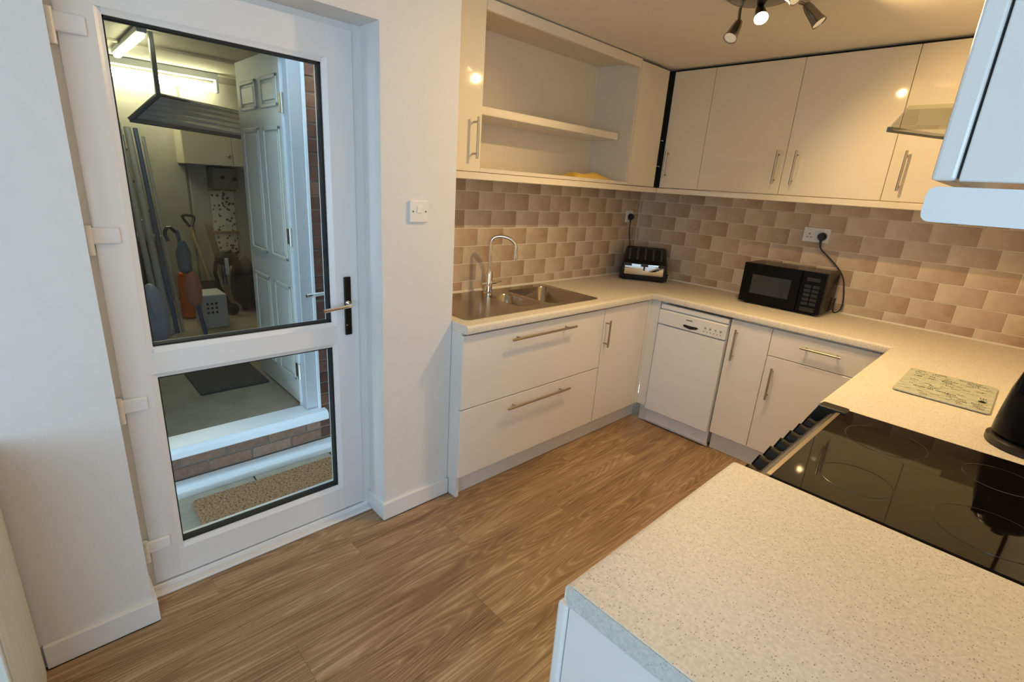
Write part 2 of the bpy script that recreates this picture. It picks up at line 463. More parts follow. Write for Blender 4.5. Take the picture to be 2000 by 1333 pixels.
def obj(name, b, mat, parent=None, smooth=False, label=None, cat=None, group=None, kind=None):
    bm = b.bm
    bmesh.ops.recalc_face_normals(bm, faces=bm.faces[:])
    if parent is None:
        xs = [v.co for v in bm.verts]
        mn = Vector((min(v.x for v in xs), min(v.y for v in xs), min(v.z for v in xs)))
        mx = Vector((max(v.x for v in xs), max(v.y for v in xs), max(v.z for v in xs)))
        og = Vector(((mn.x + mx.x) / 2, (mn.y + mx.y) / 2, mn.z))
    else:
        og = ORIG[parent]
    bmesh.ops.translate(bm, verts=bm.verts[:], vec=-og)
    me = bpy.data.meshes.new(name); bm.to_mesh(me); bm.free()
    me.materials.append(MATS[mat])
    if smooth:
        me.polygons.foreach_set('use_smooth', [True] * len(me.polygons))
        try:
            me.set_sharp_from_angle(angle=math.radians(40))
        except Exception:
            pass
    o = bpy.data.objects.new(name, me); COL.objects.link(o)
    ORIG[o] = og
    if parent is None: o.location = og
    else: o.parent = parent
    return tag(o, label, cat, group, kind)


def piece(name, mesh, loc, parent, rz=0.0, s=None):
    o = bpy.data.objects.new(name, mesh); COL.objects.link(o)
    o.parent = parent; o.location = Vector(loc) - ORIG[parent]
    o.rotation_euler = (0, 0, rz)
    if s: o.scale = s
    return o


def mesh_of(name, b, mat):
    bmesh.ops.recalc_face_normals(b.bm, faces=b.bm.faces[:])
    me = bpy.data.meshes.new(name); b.bm.to_mesh(me); b.bm.free(); me.materials.append(MATS[mat])
    return me


def bar_handle(parent, p0, p1, n, length_over=0.0, r=0.006, name='handle'):
    """round bar handle standing off a front: p0, p1 ends of the bar, n = unit vector from the bar back to the front"""
    p0 = Vector(p0); p1 = Vector(p1); n = Vector(n); d = (p1 - p0).normalized(); L = (p1 - p0).length
    b = B().cyl(p0, p1, r, seg=12)
    for f in (0.12, 0.88):
        q = p0 + d * L * f
        b.cyl(q, q + n * 0.032, r * 0.75, seg=10)
    return obj(name, b, 'bar_steel', parent, smooth=True)


# ================================================================== SETTING: kitchen shell
WX, H, CEIL = 0.0, 0.906, 2.29
YA, YB, YC, YD, XS = 0.228, 1.0927, 1.4545, 3.61, -0.488
SHF = -0.011      # plaster sits just behind the skirting face
fl = obj('floor', B().box(-0.17, 3.7, -2.6, 3.7, -0.06, -0.009), 'oak_laminate', kind='structure', label='oak laminate floor of the kitchen')
PW, PL = 0.192, 1.28
plank_meshes = {}


def plank(x0, x1, y0, y1):
    key = (round(x1 - x0, 3), round(y1 - y0, 3))
    if key not in plank_meshes:
        a, c = key
        plank_meshes[key] = mesh_of('plank', B().box(-a / 2 + 0.0002, a / 2 - 0.0002, -c / 2 + 0.0002, c / 2 - 0.0002, -0.009, 0.0, 0.0004), 'oak_laminate')
    piece('plank', plank_meshes[key], ((x0 + x1) / 2, (y0 + y1) / 2, 0), fl)


offs = [0.55, 0.05, 0.95, 0.42, 1.1, 0.22, 0.78, 0.6, 0.15, 0.9]
x = -0.155 - 0.03
row = 0
while x < 1.60:
    xa, xb = x, x + PW
    y = -1.6 - offs[row % 10]
    while y < 3.10:
        y0, y1 = max(y, -1.6), min(y + PL, 3.10)
        if y1 - y0 > 0.05 and y1 > -0.7:
            if row == 0:                                   # the row inside the door reveal
                y0, y1 = max(y0, YA), min(y1, YB)
                if y1 - y0 > 0.03: plank(-0.155, xb, y0, y1)
            else:
                plank(xa, xb, y0, y1)
        y += PL
    x += PW; row += 1

obj('ceiling', B().box(-0.62, 3.7, -2.6, 3.75, CEIL, CEIL + 0.1), 'ceiling_paint', kind='structure', label='plain painted kitchen ceiling')
b = B().box(-0.3, SHF, -2.6, YA - 0.01, 0, CEIL).box(-0.3, SHF, YB + 0.01, YC, 0, CEIL).box(-0.3, SHF, YA - 0.01, YB + 0.01, 2.03, CEIL)
wall_left = obj('wall_left', b, 'wall_paint', kind='structure', label='white plastered wall around the glazed back door')
wall_sink = obj('wall_sink', B().box(-0.62, XS - 0.0022, YC - 0.08, 3.75, 0, CEIL).box(XS - 0.0022, SHF - 0.29, YC - 0.08, YC, 0, CEIL), 'grout', kind='structure', label='tiled wall behind the sink')
wall_back = obj('wall_back', B().box(XS - 0.0022, 2.12, YD + 0.0022, 3.75, 0, CEIL), 'grout', kind='structure', label='tiled wall behind the microwave')
obj('wall_right', B().box(2.005, 2.12, 0.62, YD + 0.008, 0, CEIL), 'wall_paint', kind='structure', label='white wall behind the cooker hood')
obj('wall_rear', B().box(-0.3, 1.6, -2.72, -2.6, 0, CEIL).box(2.8, 3.8, -2.72, -2.6, 0, CEIL).box(1.6, 2.8, -2.72, -2.6, 0, 0.75).box(1.6, 2.8, -2.72, -2.6, 2.05, CEIL), 'wall_paint', kind='structure', label='white end wall of the dining end of the room')
b = B().box(3.7, 3.8, -2.6, -2.3, 0, CEIL).box(3.7, 3.8, -0.3, 0.62, 0, CEIL).box(3.7, 3.8, -2.3, -0.3, 0, 0.7).box(3.7, 3.8, -2.3, -0.3, 2.2, CEIL).box(2.12, 3.8, 0.62, 0.72, 0, CEIL)
obj('wall_dining', b, 'wall_paint', kind='structure', label='white window wall of the dining end of the room')
b = B()
for a0, a1 in ((-2.3, -2.24), (-1.33, -1.27), (-0.36, -0.3)): b.box(3.72, 3.78, a0, a1, 0.7, 2.2)
b.box(3.72, 3.78, -2.3, -0.3, 0.7, 0.76).box(3.72, 3.78, -2.3, -0.3, 2.14, 2.2)
obj('window_1', b, 'upvc', kind='structure', label='white framed wide window of the dining end')
b = B()
for a0, a1 in ((1.6, 1.66), (2.17, 2.23), (2.74, 2.8)): b.box(a0, a1, -2.69, -2.63, 0.75, 2.05)
b.box(1.6, 2.8, -2.69, -2.63, 0.75, 0.81).box(1.6, 2.8, -2.69, -2.63, 1.99, 2.05)
obj('window_2', b, 'upvc', kind='structure', label='smaller white framed window added unseen in the end wall of the dining end')  # unseen window put in for rear daylight on the peninsula end

# skirtings
b = B().prism([(SHF, -0.062), (0.004, -0.062), (0.004, YA + 0.002), (-0.15, YA + 0.002), (-0.15, YA - 0.012), (SHF, YA - 0.012)], 'z', 0, 0.085, 0.003, 2)
obj('baseboard_left', b, 'skirting', kind='structure', label='white skirting board left of the glazed door')
b = B().prism([(-0.15, YB - 0.002), (0.004, YB - 0.002), (0.004, YC - 0.002), (SHF, YC - 0.002), (SHF, YB + 0.012), (-0.15, YB + 0.012)], 'z', 0, 0.085, 0.003, 2)
obj('baseboard_pier', b, 'skirting', kind='structure', label='white skirting board between the glazed door and the sink units')

# ------------------------------------------------------------------ tiles
TW, TH, TD = 0.1985, 0.1005, 0.0022
ZROWS = [0.967 + TH * k for k in range(-1, 7)]
tile_cache = {}


def tile_mesh(wd, ht):
    key = (round(wd, 3), round(ht, 3))
    if key not in tile_cache:
        tile_cache[key] = mesh_of('tile', B().box(-wd / 2 + 0.0021, wd / 2 - 0.0021, -TD, 0, 0.0021, ht - 0.0021, 0.0010), 'stone_tile')
    return tile_cache[key]


def tile_wall(parent, u0, u1, joint, zlo, zhi, place):
    for k, z in enumerate(ZROWS):
        za, zb = max(z, zlo), min(z + TH, zhi)
        if zb - za < 0.012: continue
        off = joint + (TW / 2 if k % 2 else 0)
        u = off - math.ceil((off - u0) / TW) * TW
        while u < u1:
            a, c = max(u, u0), min(u + TW, u1)
            if c - a > 0.012: place(tile_mesh(c - a, zb - za), (a + c) / 2, za, parent)
            u += TW


tile_wall(wall_back, XS, 2.0, 0.93 - 0.0992, H, 1.575, lambda me, u, z, p: piece('tile', me, (u, YD + TD, z), p))
tile_wall(wall_sink, YC, YD, 1.985 - 0.0992, H, 1.575, lambda me, u, z, p: piece('tile', me, (XS - TD, u, z), p, rz=PI / 2))

# silicone bead where worktop meets tiles
obj('trim_1', B().prism([(XS, H), (XS + 0.007, H), (XS, H + 0.009)], 'y', YC + 0.002, YD).prism([(YD, H), (YD - 0.007, H), (YD, H + 0.009)], 'x', XS + 0.001, 2.0)
    .box(XS, XS + 0.0035, YD - 0.0035, YD, H, 1.5), 'silicone', kind='structure', label='white sealant line between worktop and tiles')

# ================================================================== GLAZED BACK DOOR
DX = -0.171                                     # glass plane
d1 = root('door_1', 'white framed glazed back door with two panes and chrome lever', None, (-0.17, 0.66, 0), kind='structure')
FX0, FX1 = -0.235, -0.15
b = B().box(FX0, FX1, YA - 0.03, YA + 0.022, 0.0, 2.06, 0.004).box(FX0, FX1, 1.065, YB + 0.03, 0.0, 2.06, 0.004).box(FX0, FX1 - 0.001, YA + 0.02, 1.067, 2.0, 2.06)
obj('door_frame', b, 'upvc_frame', d1)
obj('threshold_strip', B().box(-0.235, -0.14, YA + 0.002, YB - 0.002, 0.0, 0.03, 0.003).box(-0.14, -0.108, YA + 0.003, YB - 0.003, 0.0, 0.012, 0.003), 'upvc', d1)
LX0, LX1 = -0.215, -0.142
GY0, GY1, Z4, Z3, Z2, Z1 = 0.345, 0.952, 0.165, 0.827, 0.933, 1.887
LY0, LY1, LZ0, LZ1 = YA + 0.016, 1.066, 0.038, 2.008
lf = B()


lf.box(LX0, LX1, LY0, GY0 - 0.016, LZ0, LZ1, 0.004, 2)
lf.box(LX0, LX1, GY1 + 0.016, LY1, LZ0, LZ1, 0.004, 2)
lf.box(LX0, LX1 - 0.0006, GY0 - 0.03, GY1 + 0.03, Z1 + 0.016, LZ1 - 0.0005)
lf.box(LX0, LX1 - 0.0006, GY0 - 0.03, GY1 + 0.03, Z3 + 0.016, Z2 - 0.016)
lf.box(LX0, LX1 - 0.0006, GY0 - 0.03, GY1 + 0.03, LZ0 + 0.0005, Z4 - 0.016)
leaf = obj('door_leaf', lf, 'upvc', d1, smooth=True)
for za, zb in ((Z4, Z3), (Z2, Z1)):
    bd = B()
    for (ya, yb, s) in ((GY0 - 0.017, GY0, 1), (GY1 + 0.017, GY1, -1)):
        bd.prism([(LX0, ya), (LX1 - 0.0014, ya), (LX1 - 0.006, (ya + yb) / 2), (LX1 - 0.010, yb), (LX0, yb)], 'z', za - 0.0165, zb + 0.0165)
    for (a, c) in ((za - 0.017, za), (zb + 0.017, zb)):
        bd.prism([(LX0, a), (LX1 - 0.001, a), (LX1 - 0.006, (a + c) / 2), (LX1 - 0.010, c), (LX0, c)], 'y', GY0 - 0.0005, GY1 + 0.0005)
    obj('glazing_bead', bd, 'upvc', d1, smooth=False)
    g = B()
    e = 0.0065
    g.box(DX - 0.02, DX + 0.012, GY0, GY0 + e * 0.7, za, zb).box(DX - 0.02, DX + 0.012, GY1 - e * 1.2, GY1, za, zb)
    g.box(DX - 0.02, DX + 0.012, GY0, GY1, za, za + e).box(DX - 0.02, DX + 0.012, GY0, GY1, zb - e, zb)
    obj('gasket', g, 'black_rubber', d1)
    obj('glass_pane', B().box(DX - 0.002, DX + 0.002, GY0 + 0.001, GY1 - 0.001, za + 0.001, zb - 0.001), 'pane', d1)
# hinges
for z in (1.845, 1.297, 0.752, 0.205):
    b = B().box(-0.1425, -0.128, LY0 - 0.022, LY0 + 0.062, z - 0.024, z + 0.024, 0.005, 2)
    h = obj('hinge', b, 'upvc', d1)
    obj('hinge_barrel', B().cyl((-0.133, LY0 - 0.012, z - 0.055), (-0.133, LY0 - 0.012, z + 0.03), 0.010, seg=14), 'upvc', h, smooth=True)
# handle: long backplate, lever, key
hx = -0.142
hd = obj('handle', B().box(hx, hx + 0.009, 1.001, 1.031, 0.875, 1.120, 0.004, 2), 'handle_dark', d1, label='dark chrome backplate with lever')
obj('lever', B().tube([(hx + 0.006, 1.016, 1.012), (hx + 0.045, 1.016, 1.012), (hx + 0.052, 1.008, 1.011), (hx + 0.052, 0.985, 1.009), (hx + 0.05, 0.896, 1.000)], 0.008, 10, 1), 'chrome', hd, smooth=True)
obj('escutcheon', B().cyl((hx + 0.008, 1.016, 1.012), (hx + 0.015, 1.016, 1.012), 0.013), 'chrome', hd, smooth=True)
obj('key_cylinder', B().cyl((hx + 0.008, 1.016, 0.915), (hx + 0.016, 1.016, 0.915), 0.009), 'chrome', hd, smooth=True)
hd2 = obj('outer_handle', B().box(-0.224, -0.215, 1.001, 1.031, 0.90, 1.12, 0.003), 'dark_nickel', d1)
obj('lever', B().tube([(-0.218, 1.016, 1.03), (-0.262, 1.016, 1.03), (-0.268, 1.0, 1.03), (-0.268, 0.90, 1.025)], 0.008, 10, 1), 'chrome', hd2, smooth=True)

# ================================================================== PASSAGE AND GARAGE
PZ, GZ, GX = -0.19, 0.09, -1.10
fp = obj('floor_passage', B().box(-1.16, -0.235, -1.5, 3.6, PZ - 0.1, PZ - 0.02), 'mortar', kind='structure', label='paved passage outside the back door')
sm = {}
y = -0.97
for i in range(7):
    for xa, xb in ((-1.05, -0.62), (-0.62, -0.30)):
        key = round(xb - xa, 2)
        if key not in sm: sm[key] = mesh_of('slab', B().box(-(xb - xa) / 2 + 0.004, (xb - xa) / 2 - 0.004, -0.221, 0.221, -0.03, 0, 0.004), 'slab_stone')
        piece('slab', sm[key], ((xa + xb) / 2, y + i * 0.45 + 0.43 - 0.2 + (0.0 if xa < -1 else 0.2), PZ), fp)
obj('coir_doormat', B().prism(rrect(-0.945, -0.52, 0.505, 1.265, 0.03), 'z', PZ, PZ + 0.022, 0.004, 1), 'coir', label='brown coir doormat on the paving outside the glazed door', cat='doormat')
# garage outer wall
OY0, OY1 = 0.30, 1.272                          # garage door opening
wg = obj('wall_garage_front', B().box(GX - 0.10, GX - 0.006, OY1, 3.6, PZ - 0.1, 2.5).box(GX - 0.10, GX - 0.006, -1.5, OY0, PZ - 0.1, 2.5)
         .box(GX - 0.10, GX - 0.006, OY0, OY1, PZ - 0.1, 0.03).box(GX - 0.10, GX - 0.006, OY0, OY1, 2.16, 2.5), 'mortar', kind='structure', label='brick wall of the garage across the passage')
bk = {}


def brick(y0, y1, z, mat):
    key = (round(y1 - y0, 3), mat)
    if key not in bk: bk[key] = mesh_of('brick', B().box(-0.05, 0.0, -(y1 - y0) / 2, (y1 - y0) / 2, 0, 0.065, 0.003), mat)
    piece('brick', bk[key], (GX + random.uniform(-0.001, 0.002), (y0 + y1) / 2, z), wg)


for k in range(36):
    z = PZ + 0.005 + k * 0.075
    if z > 2.43: break
    sh = 0.1125 if k % 2 else 0.0
    y = OY1 + 0.002 - sh
    while y < 2.0:
        y0, y1 = max(y, OY1 + 0.002), y + 0.215
        if y1 - y0 > 0.03: brick(y0, y1, z, 'brick_red')
        y += 0.225
for k in range(3):
    z = PZ + 0.0 + k * 0.075
    if z + 0.065 > 0.035: continue
    y = OY0 - (0.1125 if k % 2 else 0.02)
    while y < OY1 - 0.002:
        brick(y, min(y + 0.215, OY1 - 0.006), z, 'brick_brown')
        y += 0.225
obj('trim_2', B().prism([(GX + 0.004, PZ), (GX + 0.075, PZ), (GX + 0.075, PZ + 0.035), (GX + 0.06, PZ + 0.058), (GX + 0.004, PZ + 0.07)], 'y', 0.05, 1.36, 0.003), 'upvc', kind='structure', label='lower white plastic step strip at the foot of the garage wall')
obj('trim_3', B().prism([(GX - 0.10, 0.035), (GX + 0.045, 0.03), (GX + 0.06, 0.04), (GX + 0.06, 0.075), (GX + 0.04, 0.092), (GX - 0.10, 0.10)], 'y', 0.26, 1.30, 0.003), 'upvc', kind='structure', label='upper white plastic sill under the garage door')
# garage shell
obj('floor_garage', B().box(-4.6, GX - 0.1, -1.5, 3.0, GZ - 0.1, GZ), 'concrete', kind='structure', label='concrete garage floor')
obj('ceiling_garage', B().box(-4.7, -0.87, -1.6, 3.6, 2.5, 2.6).box(-4.6, GX - 0.1, -1.5, 3.0, 2.37, 2.5), 'garage_ceiling', kind='structure', label='board ceiling of the garage with an unseen overhang added')  # upper slab overhangs the passage unseen to narrow its strip of sky
wgb = obj('wall_garage_back', B().box(-4.7, -4.5, -1.5, 3.0, GZ, 2.37), 'garage_wall', kind='structure', label='far wall of the garage')
pm = mesh_of('panel', B().box(0, 0.02, -0.29, 0.29, 0, 2.2, 0.006), 'garage_panel')
for i in range(7): piece('panel', pm, (-4.5, -0.7 + i * 0.6, GZ + 0.02), wgb)
obj('wall_garage_right', B().box(-4.5, GX - 0.1, 3.0, 3.1, GZ, 2.37), 'garage_wall', kind='structure', label='right side wall of the garage')
obj('wall_garage_left', B().box(-4.5, GX - 0.1, -1.6, -1.5, GZ, 2.37), 'garage_wall', kind='structure', label='left side wall of the garage')
cg = bpy.data.objects['ceiling_garage']
for xx in (-3.5, -2.6, -1.7):
    obj('batten', B().box(xx - 0.03, xx + 0.03, -1.5, 3.0, 2.352, 2.37), 'garage_ceiling', cg)

# garage side door standing open
d2 = root('door_2', 'white panelled garage door standing open into the garage', None, (-1.18, 1.2, GZ), kind='structure')
b = B().box(GX - 0.085, GX - 0.015, 1.195, 1.272, 0.09, 2.16, 0.004).box(GX - 0.085, GX - 0.015, OY0, OY0 + 0.06, 0.09, 2.16, 0.004).box(GX - 0.085, GX - 0.015, OY0, OY1, 2.10, 2.16, 0.004)
obj('door_frame', b, 'garage_frame', d2)
obj('frame_edge', B().box(GX - 0.012, GX + 0.004, 1.262, 1.276, 0.09, 2.16).box(GX - 0.10, GX - 0.085, 1.185, 1.2, 0.1, 2.10), 'upvc', d2)
leaf2 = obj('door_leaf', B().box(-1.95, -1.19, 1.196, 1.236, 0.105, 2.12, 0.003), 'door_white', d2)
for (xa, xb, za, zb) in ((-1.88, -1.60, 1.84, 2.0), (-1.52, -1.26, 1.84, 2.0), (-1.88, -1.60, 1.0, 1.74), (-1.52, -1.26, 1.0, 1.74), (-1.88, -1.60, 0.25, 0.85), (-1.52, -1.26, 0.25, 0.85)):
    pb = B()
    pb.box(xa, xb, 1.188, 1.196, za, za + 0.02, 0.003).box(xa, xb, 1.188, 1.196, zb - 0.02, zb, 0.003).box(xa, xa + 0.02, 1.188, 1.196, za, zb, 0.003).box(xb - 0.02, xb, 1.188, 1.196, za, zb, 0.003)
    pb.box(xa + 0.035, xb - 0.035, 1.19, 1.196, za + 0.035, zb - 0.035, 0.003)
    obj('panel', pb, 'door_white', leaf2)
for z in (0.33, 1.15, 1.85):
    obj('hinge', B().cyl((-1.187, 1.19, z - 0.05), (-1.187, 1.19, z + 0.05), 0.011, seg=12).box(-1.24, -1.187, 1.188, 1.196, z - 0.045, z + 0.045, 0.002), 'steel', d2)

# ------------------------------------------------------------------ garage contents
obj('rubber_mat', B().prism(rrect(-2.75, -1.70, 0.75, 1.17, 0.01), 'z', GZ, GZ + 0.012, 0.002, 1), 'mat_grey', label='dark grey mat on the concrete just inside the garage door', cat='mat')
t = root('tube_light', 'lit fluorescent tube light along the far garage wall', 'light', (-4.3, 1.0, 2.2))
obj('batten', B().box(-4.36, -4.28, 0.45, 1.72, 2.305, 2.368, 0.005), 'tin_white', t)
tb = obj('tube', B().cyl((-4.32, 0.47, 2.235), (-4.32, 1.70, 2.235), 0.036, seg=16), 'tube_glow', t, smooth=True)
for ya in (0.45, 1.695): obj('end_cap', B().box(-4.36, -4.28, ya, ya + 0.025, 2.19, 2.31, 0.004), 'tin_white', t)
t = root('ceiling_strip', 'short lit strip light on the garage ceiling', 'light', (-3.3, 0.85, 2.3))
obj('casing', B().box(-3.95, -2.75, 0.845, 0.905, 2.325, 2.37, 0.006), 'tin_white', t)
obj('diffuser', B().box(-3.9, -2.8, 0.853, 0.897, 2.300, 2.325, 0.006), 'tube_glow', t)
# hanging rack
t = root('hanging_rack', 'dark metal rack hung from the garage ceiling holding grey boards', 'rack', (-3.2, 1.1, 1.75))
obj('hanger', B().box(-2.94, -2.90, 0.935, 0.965, 1.96, 2.37, 0.003), 'metal_grey', t)
RA, RB, RC, RD = Vector((-2.92, 0.95, 1.965)), Vector((-2.92, 0.76, 1.775)), Vector((-2.92, 1.50, 1.735)), Vector((-3.3, 1.62, 1.95))
for p, q, rr in ((RA, RB, 0.018), (RB, RC, 0.015), (RA, RD, 0.007), (RD, RC, 0.007)):
    obj('rail', B().cyl(p, q, rr, seg=10), 'metal_grey', t, smooth=True)
for k in range(5):
    f0, f1 = k / 5 + 0.02, k / 5 + 0.17
    bb = B()
    for f in (f0, f1):
        for dz in (0.004, 0.022):
            for p in (RA.lerp(RB, f), RD.lerp(RC, f)): bb.bm.verts.new(p + Vector((-0.01, 0, dz)))
    bmesh.ops.convex_hull(bb.bm, input=bb.bm.verts[:])
    obj('board', bb, 'rack_board', t)
# cupboards
t = root('garage_cupboard', 'cream wall cupboard on the far garage wall', 'cabinet', (-4.3, 1.75, 1.5))
obj('body', B().box(-4.48, -4.20, 1.32, 2.2, 1.50, 1.83, 0.004), 'cupboard_cream', t)
obj('door', B().box(-4.20, -4.18, 1.322, 1.758, 1.503, 1.827, 0.004), 'cupboard_cream', t)
obj('door', B().box(-4.20, -4.18, 1.762, 2.198, 1.503, 1.827, 0.004), 'cupboard_cream', t)
obj('knob', B().sphere((-4.165, 1.72, 1.60), 0.015), 'steel', t, smooth=True)
t = root('metal_box', 'grey metal fuse box under the cream wall cupboard', 'box', (-4.4, 1.68, 1.28))
obj('body', B().box(-4.48, -4.22, 1.57, 1.80, 1.27, 1.485, 0.006), 'metal_grey', t)
for yy, zz in ((1.65, 1.39), (1.76, 1.38)):
    obj('knob', B().cyl((-4.22, yy, zz), (-4.19, yy, zz), 0.02, seg=12), 'black_plastic', t, smooth=True)
# spotted roll
t = root('spotted_wrapping_roll', 'pale paper sheet with dark spots hanging on the garage wall', 'paper', (-4.3, 1.7, 0.45))
obj('sheet', B().prism([(-4.47, 1.58), (-4.46, 1.58), (-4.44, 1.69), (-4.45, 1.80), (-4.46, 1.81), (-4.46, 1.69)], 'z', 0.40, 1.25), 'spotted_paper', t)
obj('rod', B().cyl((-4.45, 1.56, 1.25), (-4.45, 1.83, 1.25), 0.010, seg=10), 'carton_brown', t)
obj('batten', B().box(-4.438, -4.42, 1.57, 1.82, 0.80, 0.825, 0.004), 'carton_brown', t)
# leaning poles
for i, (y0, xb, zt, r, mt, lab) in enumerate((
        (0.80, -3.18, 1.80, 0.022, 'pole_pale', 'pale round pole leaning beside the workbench, outermost of its bundle'),
        (0.862, -3.20, 1.76, 0.027, 'pole_pale', 'thicker pale pole leaning in the middle of the bundle by the workbench'),
        (0.918, -3.22, 1.76, 0.018, 'pole_blue', 'dark blue slim pole leaning in the bundle by the workbench'),
        (0.965, -3.24, 1.70, 0.014, 'pole_pale', 'slim pale pole leaning nearest to the garden spade'))):
    obj('pole', B().cyl((xb, y0, GZ), (-3.85, y0, zt), r, seg=12), mt, smooth=True, label=lab, cat='pole', group='poles leaning in the garage')
# shelves at far left with jars
t = root('tool_shelf', 'narrow dark shelf with brackets on the far garage wall', 'shelf', (-4.4, 0.6, 1.5))
obj('shelf', B().box(-4.48, -4.2, 0.2, 0.92, 1.58, 1.60, 0.003), 'bench_wood', t)
obj('shelf', B().box(-4.48, -4.2, 0.2, 0.92, 1.30, 1.32, 0.003), 'bench_wood', t)
obj('bracket', B().box(-4.48, -4.22, 0.84, 0.86, 1.32, 1.58, 0.002), 'metal_grey', t)
for k, (yy, mt, lab) in enumerate(((0.85, 'teal_dark', 'dark teal can on the upper garage shelf'), (0.72, 'tin_white', 'white tin on the upper garage shelf'), (0.58, 'orange', 'orange can on the upper garage shelf'))):
    obj('can', B().lathe([(0.045, 0), (0.047, 0.01), (0.045, 0.11), (0.047, 0.115), (0.04, 0.12)], (-4.33, yy, 1.60), 16), mt, smooth=True, label=lab, cat='can')
# workbench
t = root('workbench', 'cluttered wooden workbench at the left of the garage', 'workbench', (-3.9, 0.6, GZ))
obj('top', B().box(-4.3, -3.9, 0.1, 1.02, 0.80, 0.84, 0.004), 'board_grey', t)
for xx, yy in ((-4.25, 0.16), (-3.95, 0.16), (-4.25, 0.96), (-3.95, 0.96)):
    obj('leg', B().box(xx - 0.03, xx + 0.03, yy - 0.03, yy + 0.03, GZ, 0.80, 0.003), 'bench_wood', t)
obj('back_board', B().box(-4.32, -4.30, 0.1, 1.02, 0.25, 0.80, 0.002), 'bench_wood', t)
obj('paint_tin', B().lathe([(0.055, 0), (0.057, 0.008), (0.055, 0.13), (0.058, 0.14), (0.05, 0.142)], (-4.0, 0.90, 0.84), 20), 'tin_white', smooth=True, label='pale blue white paint tin on the workbench', cat='tin')
obj('tool_box', B().prism([(0.52, 0.84), (0.78, 0.84), (0.78, 0.94), (0.70, 1.0), (0.58, 1.0), (0.52, 0.94)], 'x', -4.18, -3.96, 0.006, 1), 'pole_blue', label='dark blue toolbox on the workbench', cat='toolbox')
obj('spray_bottle', B().lathe([(0.03, 0), (0.033, 0.01), (0.033, 0.12), (0.012, 0.16), (0.012, 0.2), (0.02, 0.2), (0.02, 0.225)], (-4.12, 0.985, 0.84), 14), 'teal_dark', smooth=True, label='dark teal bottle on the workbench beside the paint tin', cat='bottle')
# bag below bench
b = B(); bmesh.ops.create_icosphere(b.bm, subdivisions=3, radius=1.0)
for v in b.bm.verts:
    n = 1 + 0.10 * math.sin(7 * v.co.x + 3 * v.co.z) * math.cos(6 * v.co.y + 2 * v.co.z)
    q = v.co * n
    rr = max(1e-4, math.hypot(v.co.x, v.co.y)); zz = v.co.z
    R = math.sqrt(max(0.0, 1 - abs(zz) ** 6)) * (1 - 0.5 * max(zz, 0) ** 1.5) * (n ** 1.3)
    v.co = Vector((-2.97 + 0.11 * v.co.x / rr * R, 0.735 + 0.092 * v.co.y / rr * R, GZ + 0.003 + 0.24 * (zz + 1) * (1.0 if zz < 0.7 else 1.04)))
obj('plastic_sack', b, 'bag_lilac', smooth=True, label='pale lilac plastic sack slumped in front of the leaning poles', cat='sack')
# orange strimmer-like upright
t = root('orange_cylinder', 'orange gas cylinder standing beside the workbench', 'cylinder', (-3.72, 1.13, GZ))
obj('body', B().lathe([(0.06, 0), (0.075, 0.012), (0.075, 0.36), (0.06, 0.43), (0.02, 0.46), (0.02, 0.49)], (-3.72, 1.13, GZ), 20), 'orange', t, smooth=True)
obj('valve', B().cyl((-3.72, 1.13, GZ + 0.49), (-3.72, 1.13, GZ + 0.53), 0.014, seg=10).box(-3.74, -3.70, 1.09, 1.17, GZ + 0.53, GZ + 0.545), 'steel', t, smooth=True)
t = root('garden_vacuum', 'salmon and teal garden tool on a long pole leaning upright', 'garden tool', (-3.0, 1.05, GZ))
obj('shaft', B().cyl((-2.95, 1.08, GZ), (-3.12, 0.99, 0.98), 0.016, seg=10), 'pole_blue', t, smooth=True)
obj('motor', B().lathe([(0.02, -0.16), (0.055, -0.12), (0.062, 0.0), (0.045, 0.1), (0.02, 0.13)], (-3.02, 1.04, 0.52), 16), 'salmon', t, smooth=True)
obj('housing', B().lathe([(0.02, -0.12), (0.05, -0.09), (0.055, 0.06), (0.03, 0.13), (0.02, 0.15)], (-3.08, 1.01, 0.75), 16), 'teal_dark', t, smooth=True)
obj('grip', B().tube([(-3.12, 0.99, 0.96), (-3.10, 0.93, 1.02), (-3.10, 0.90, 0.96), (-3.10, 0.92, 0.90)], 0.014, 8, 1), 'black_plastic', t, smooth=True)
# spade
t = root('garden_spade', 'garden spade with a wooden shaft and open D grip leaning on the far wall', 'spade', (-4.0, 1.35, GZ))
obj('shaft', B().cyl((-4.08, 1.40, 0.36), (-4.30, 1.335, 0.88), 0.017, seg=10), 'spade_wood', t, smooth=True)
obj('grip', B().tube([(-4.30, 1.335, 0.87), (-4.34, 1.27, 0.985), (-4.34, 1.29, 1.0), (-4.34, 1.37, 0.99), (-4.34, 1.385, 0.97), (-4.30, 1.335, 0.87)], 0.013, 8, 1), 'black_plastic', t, smooth=True)
obj('blade', B().prism([(1.31, 0.36), (1.49, 0.36), (1.50, 0.16), (1.41, GZ), (1.32, 0.16)], 'x', -4.085, -4.075), 'spade_metal', t)
obj('plank_offcut', B().prism([(1.42, 0.93), (1.48, 0.92), (1.62, GZ), (1.56, GZ)], 'x', -4.12, -4.095, 0.002, 1), 'spade_wood', label='pale wooden batten leaning beside the garden spade', cat='batten')
# white perforated box
t = root('white_crate', 'white perforated plastic box on the garage floor', 'box', (-3.35, 1.25, GZ))
obj('body', B().box(-3.5, -3.22, 1.125, 1.33, GZ, 0.40, 0.012, 2), 'box_white', t)
for i in range(3):
    for j in range(3):
        obj('hole', B().cyl((-3.2195, 1.17 + i * 0.035, 0.24 + j * 0.04), (-3.214, 1.17 + i * 0.035, 0.24 + j * 0.04), 0.011, seg=10), 'black_plastic', t)
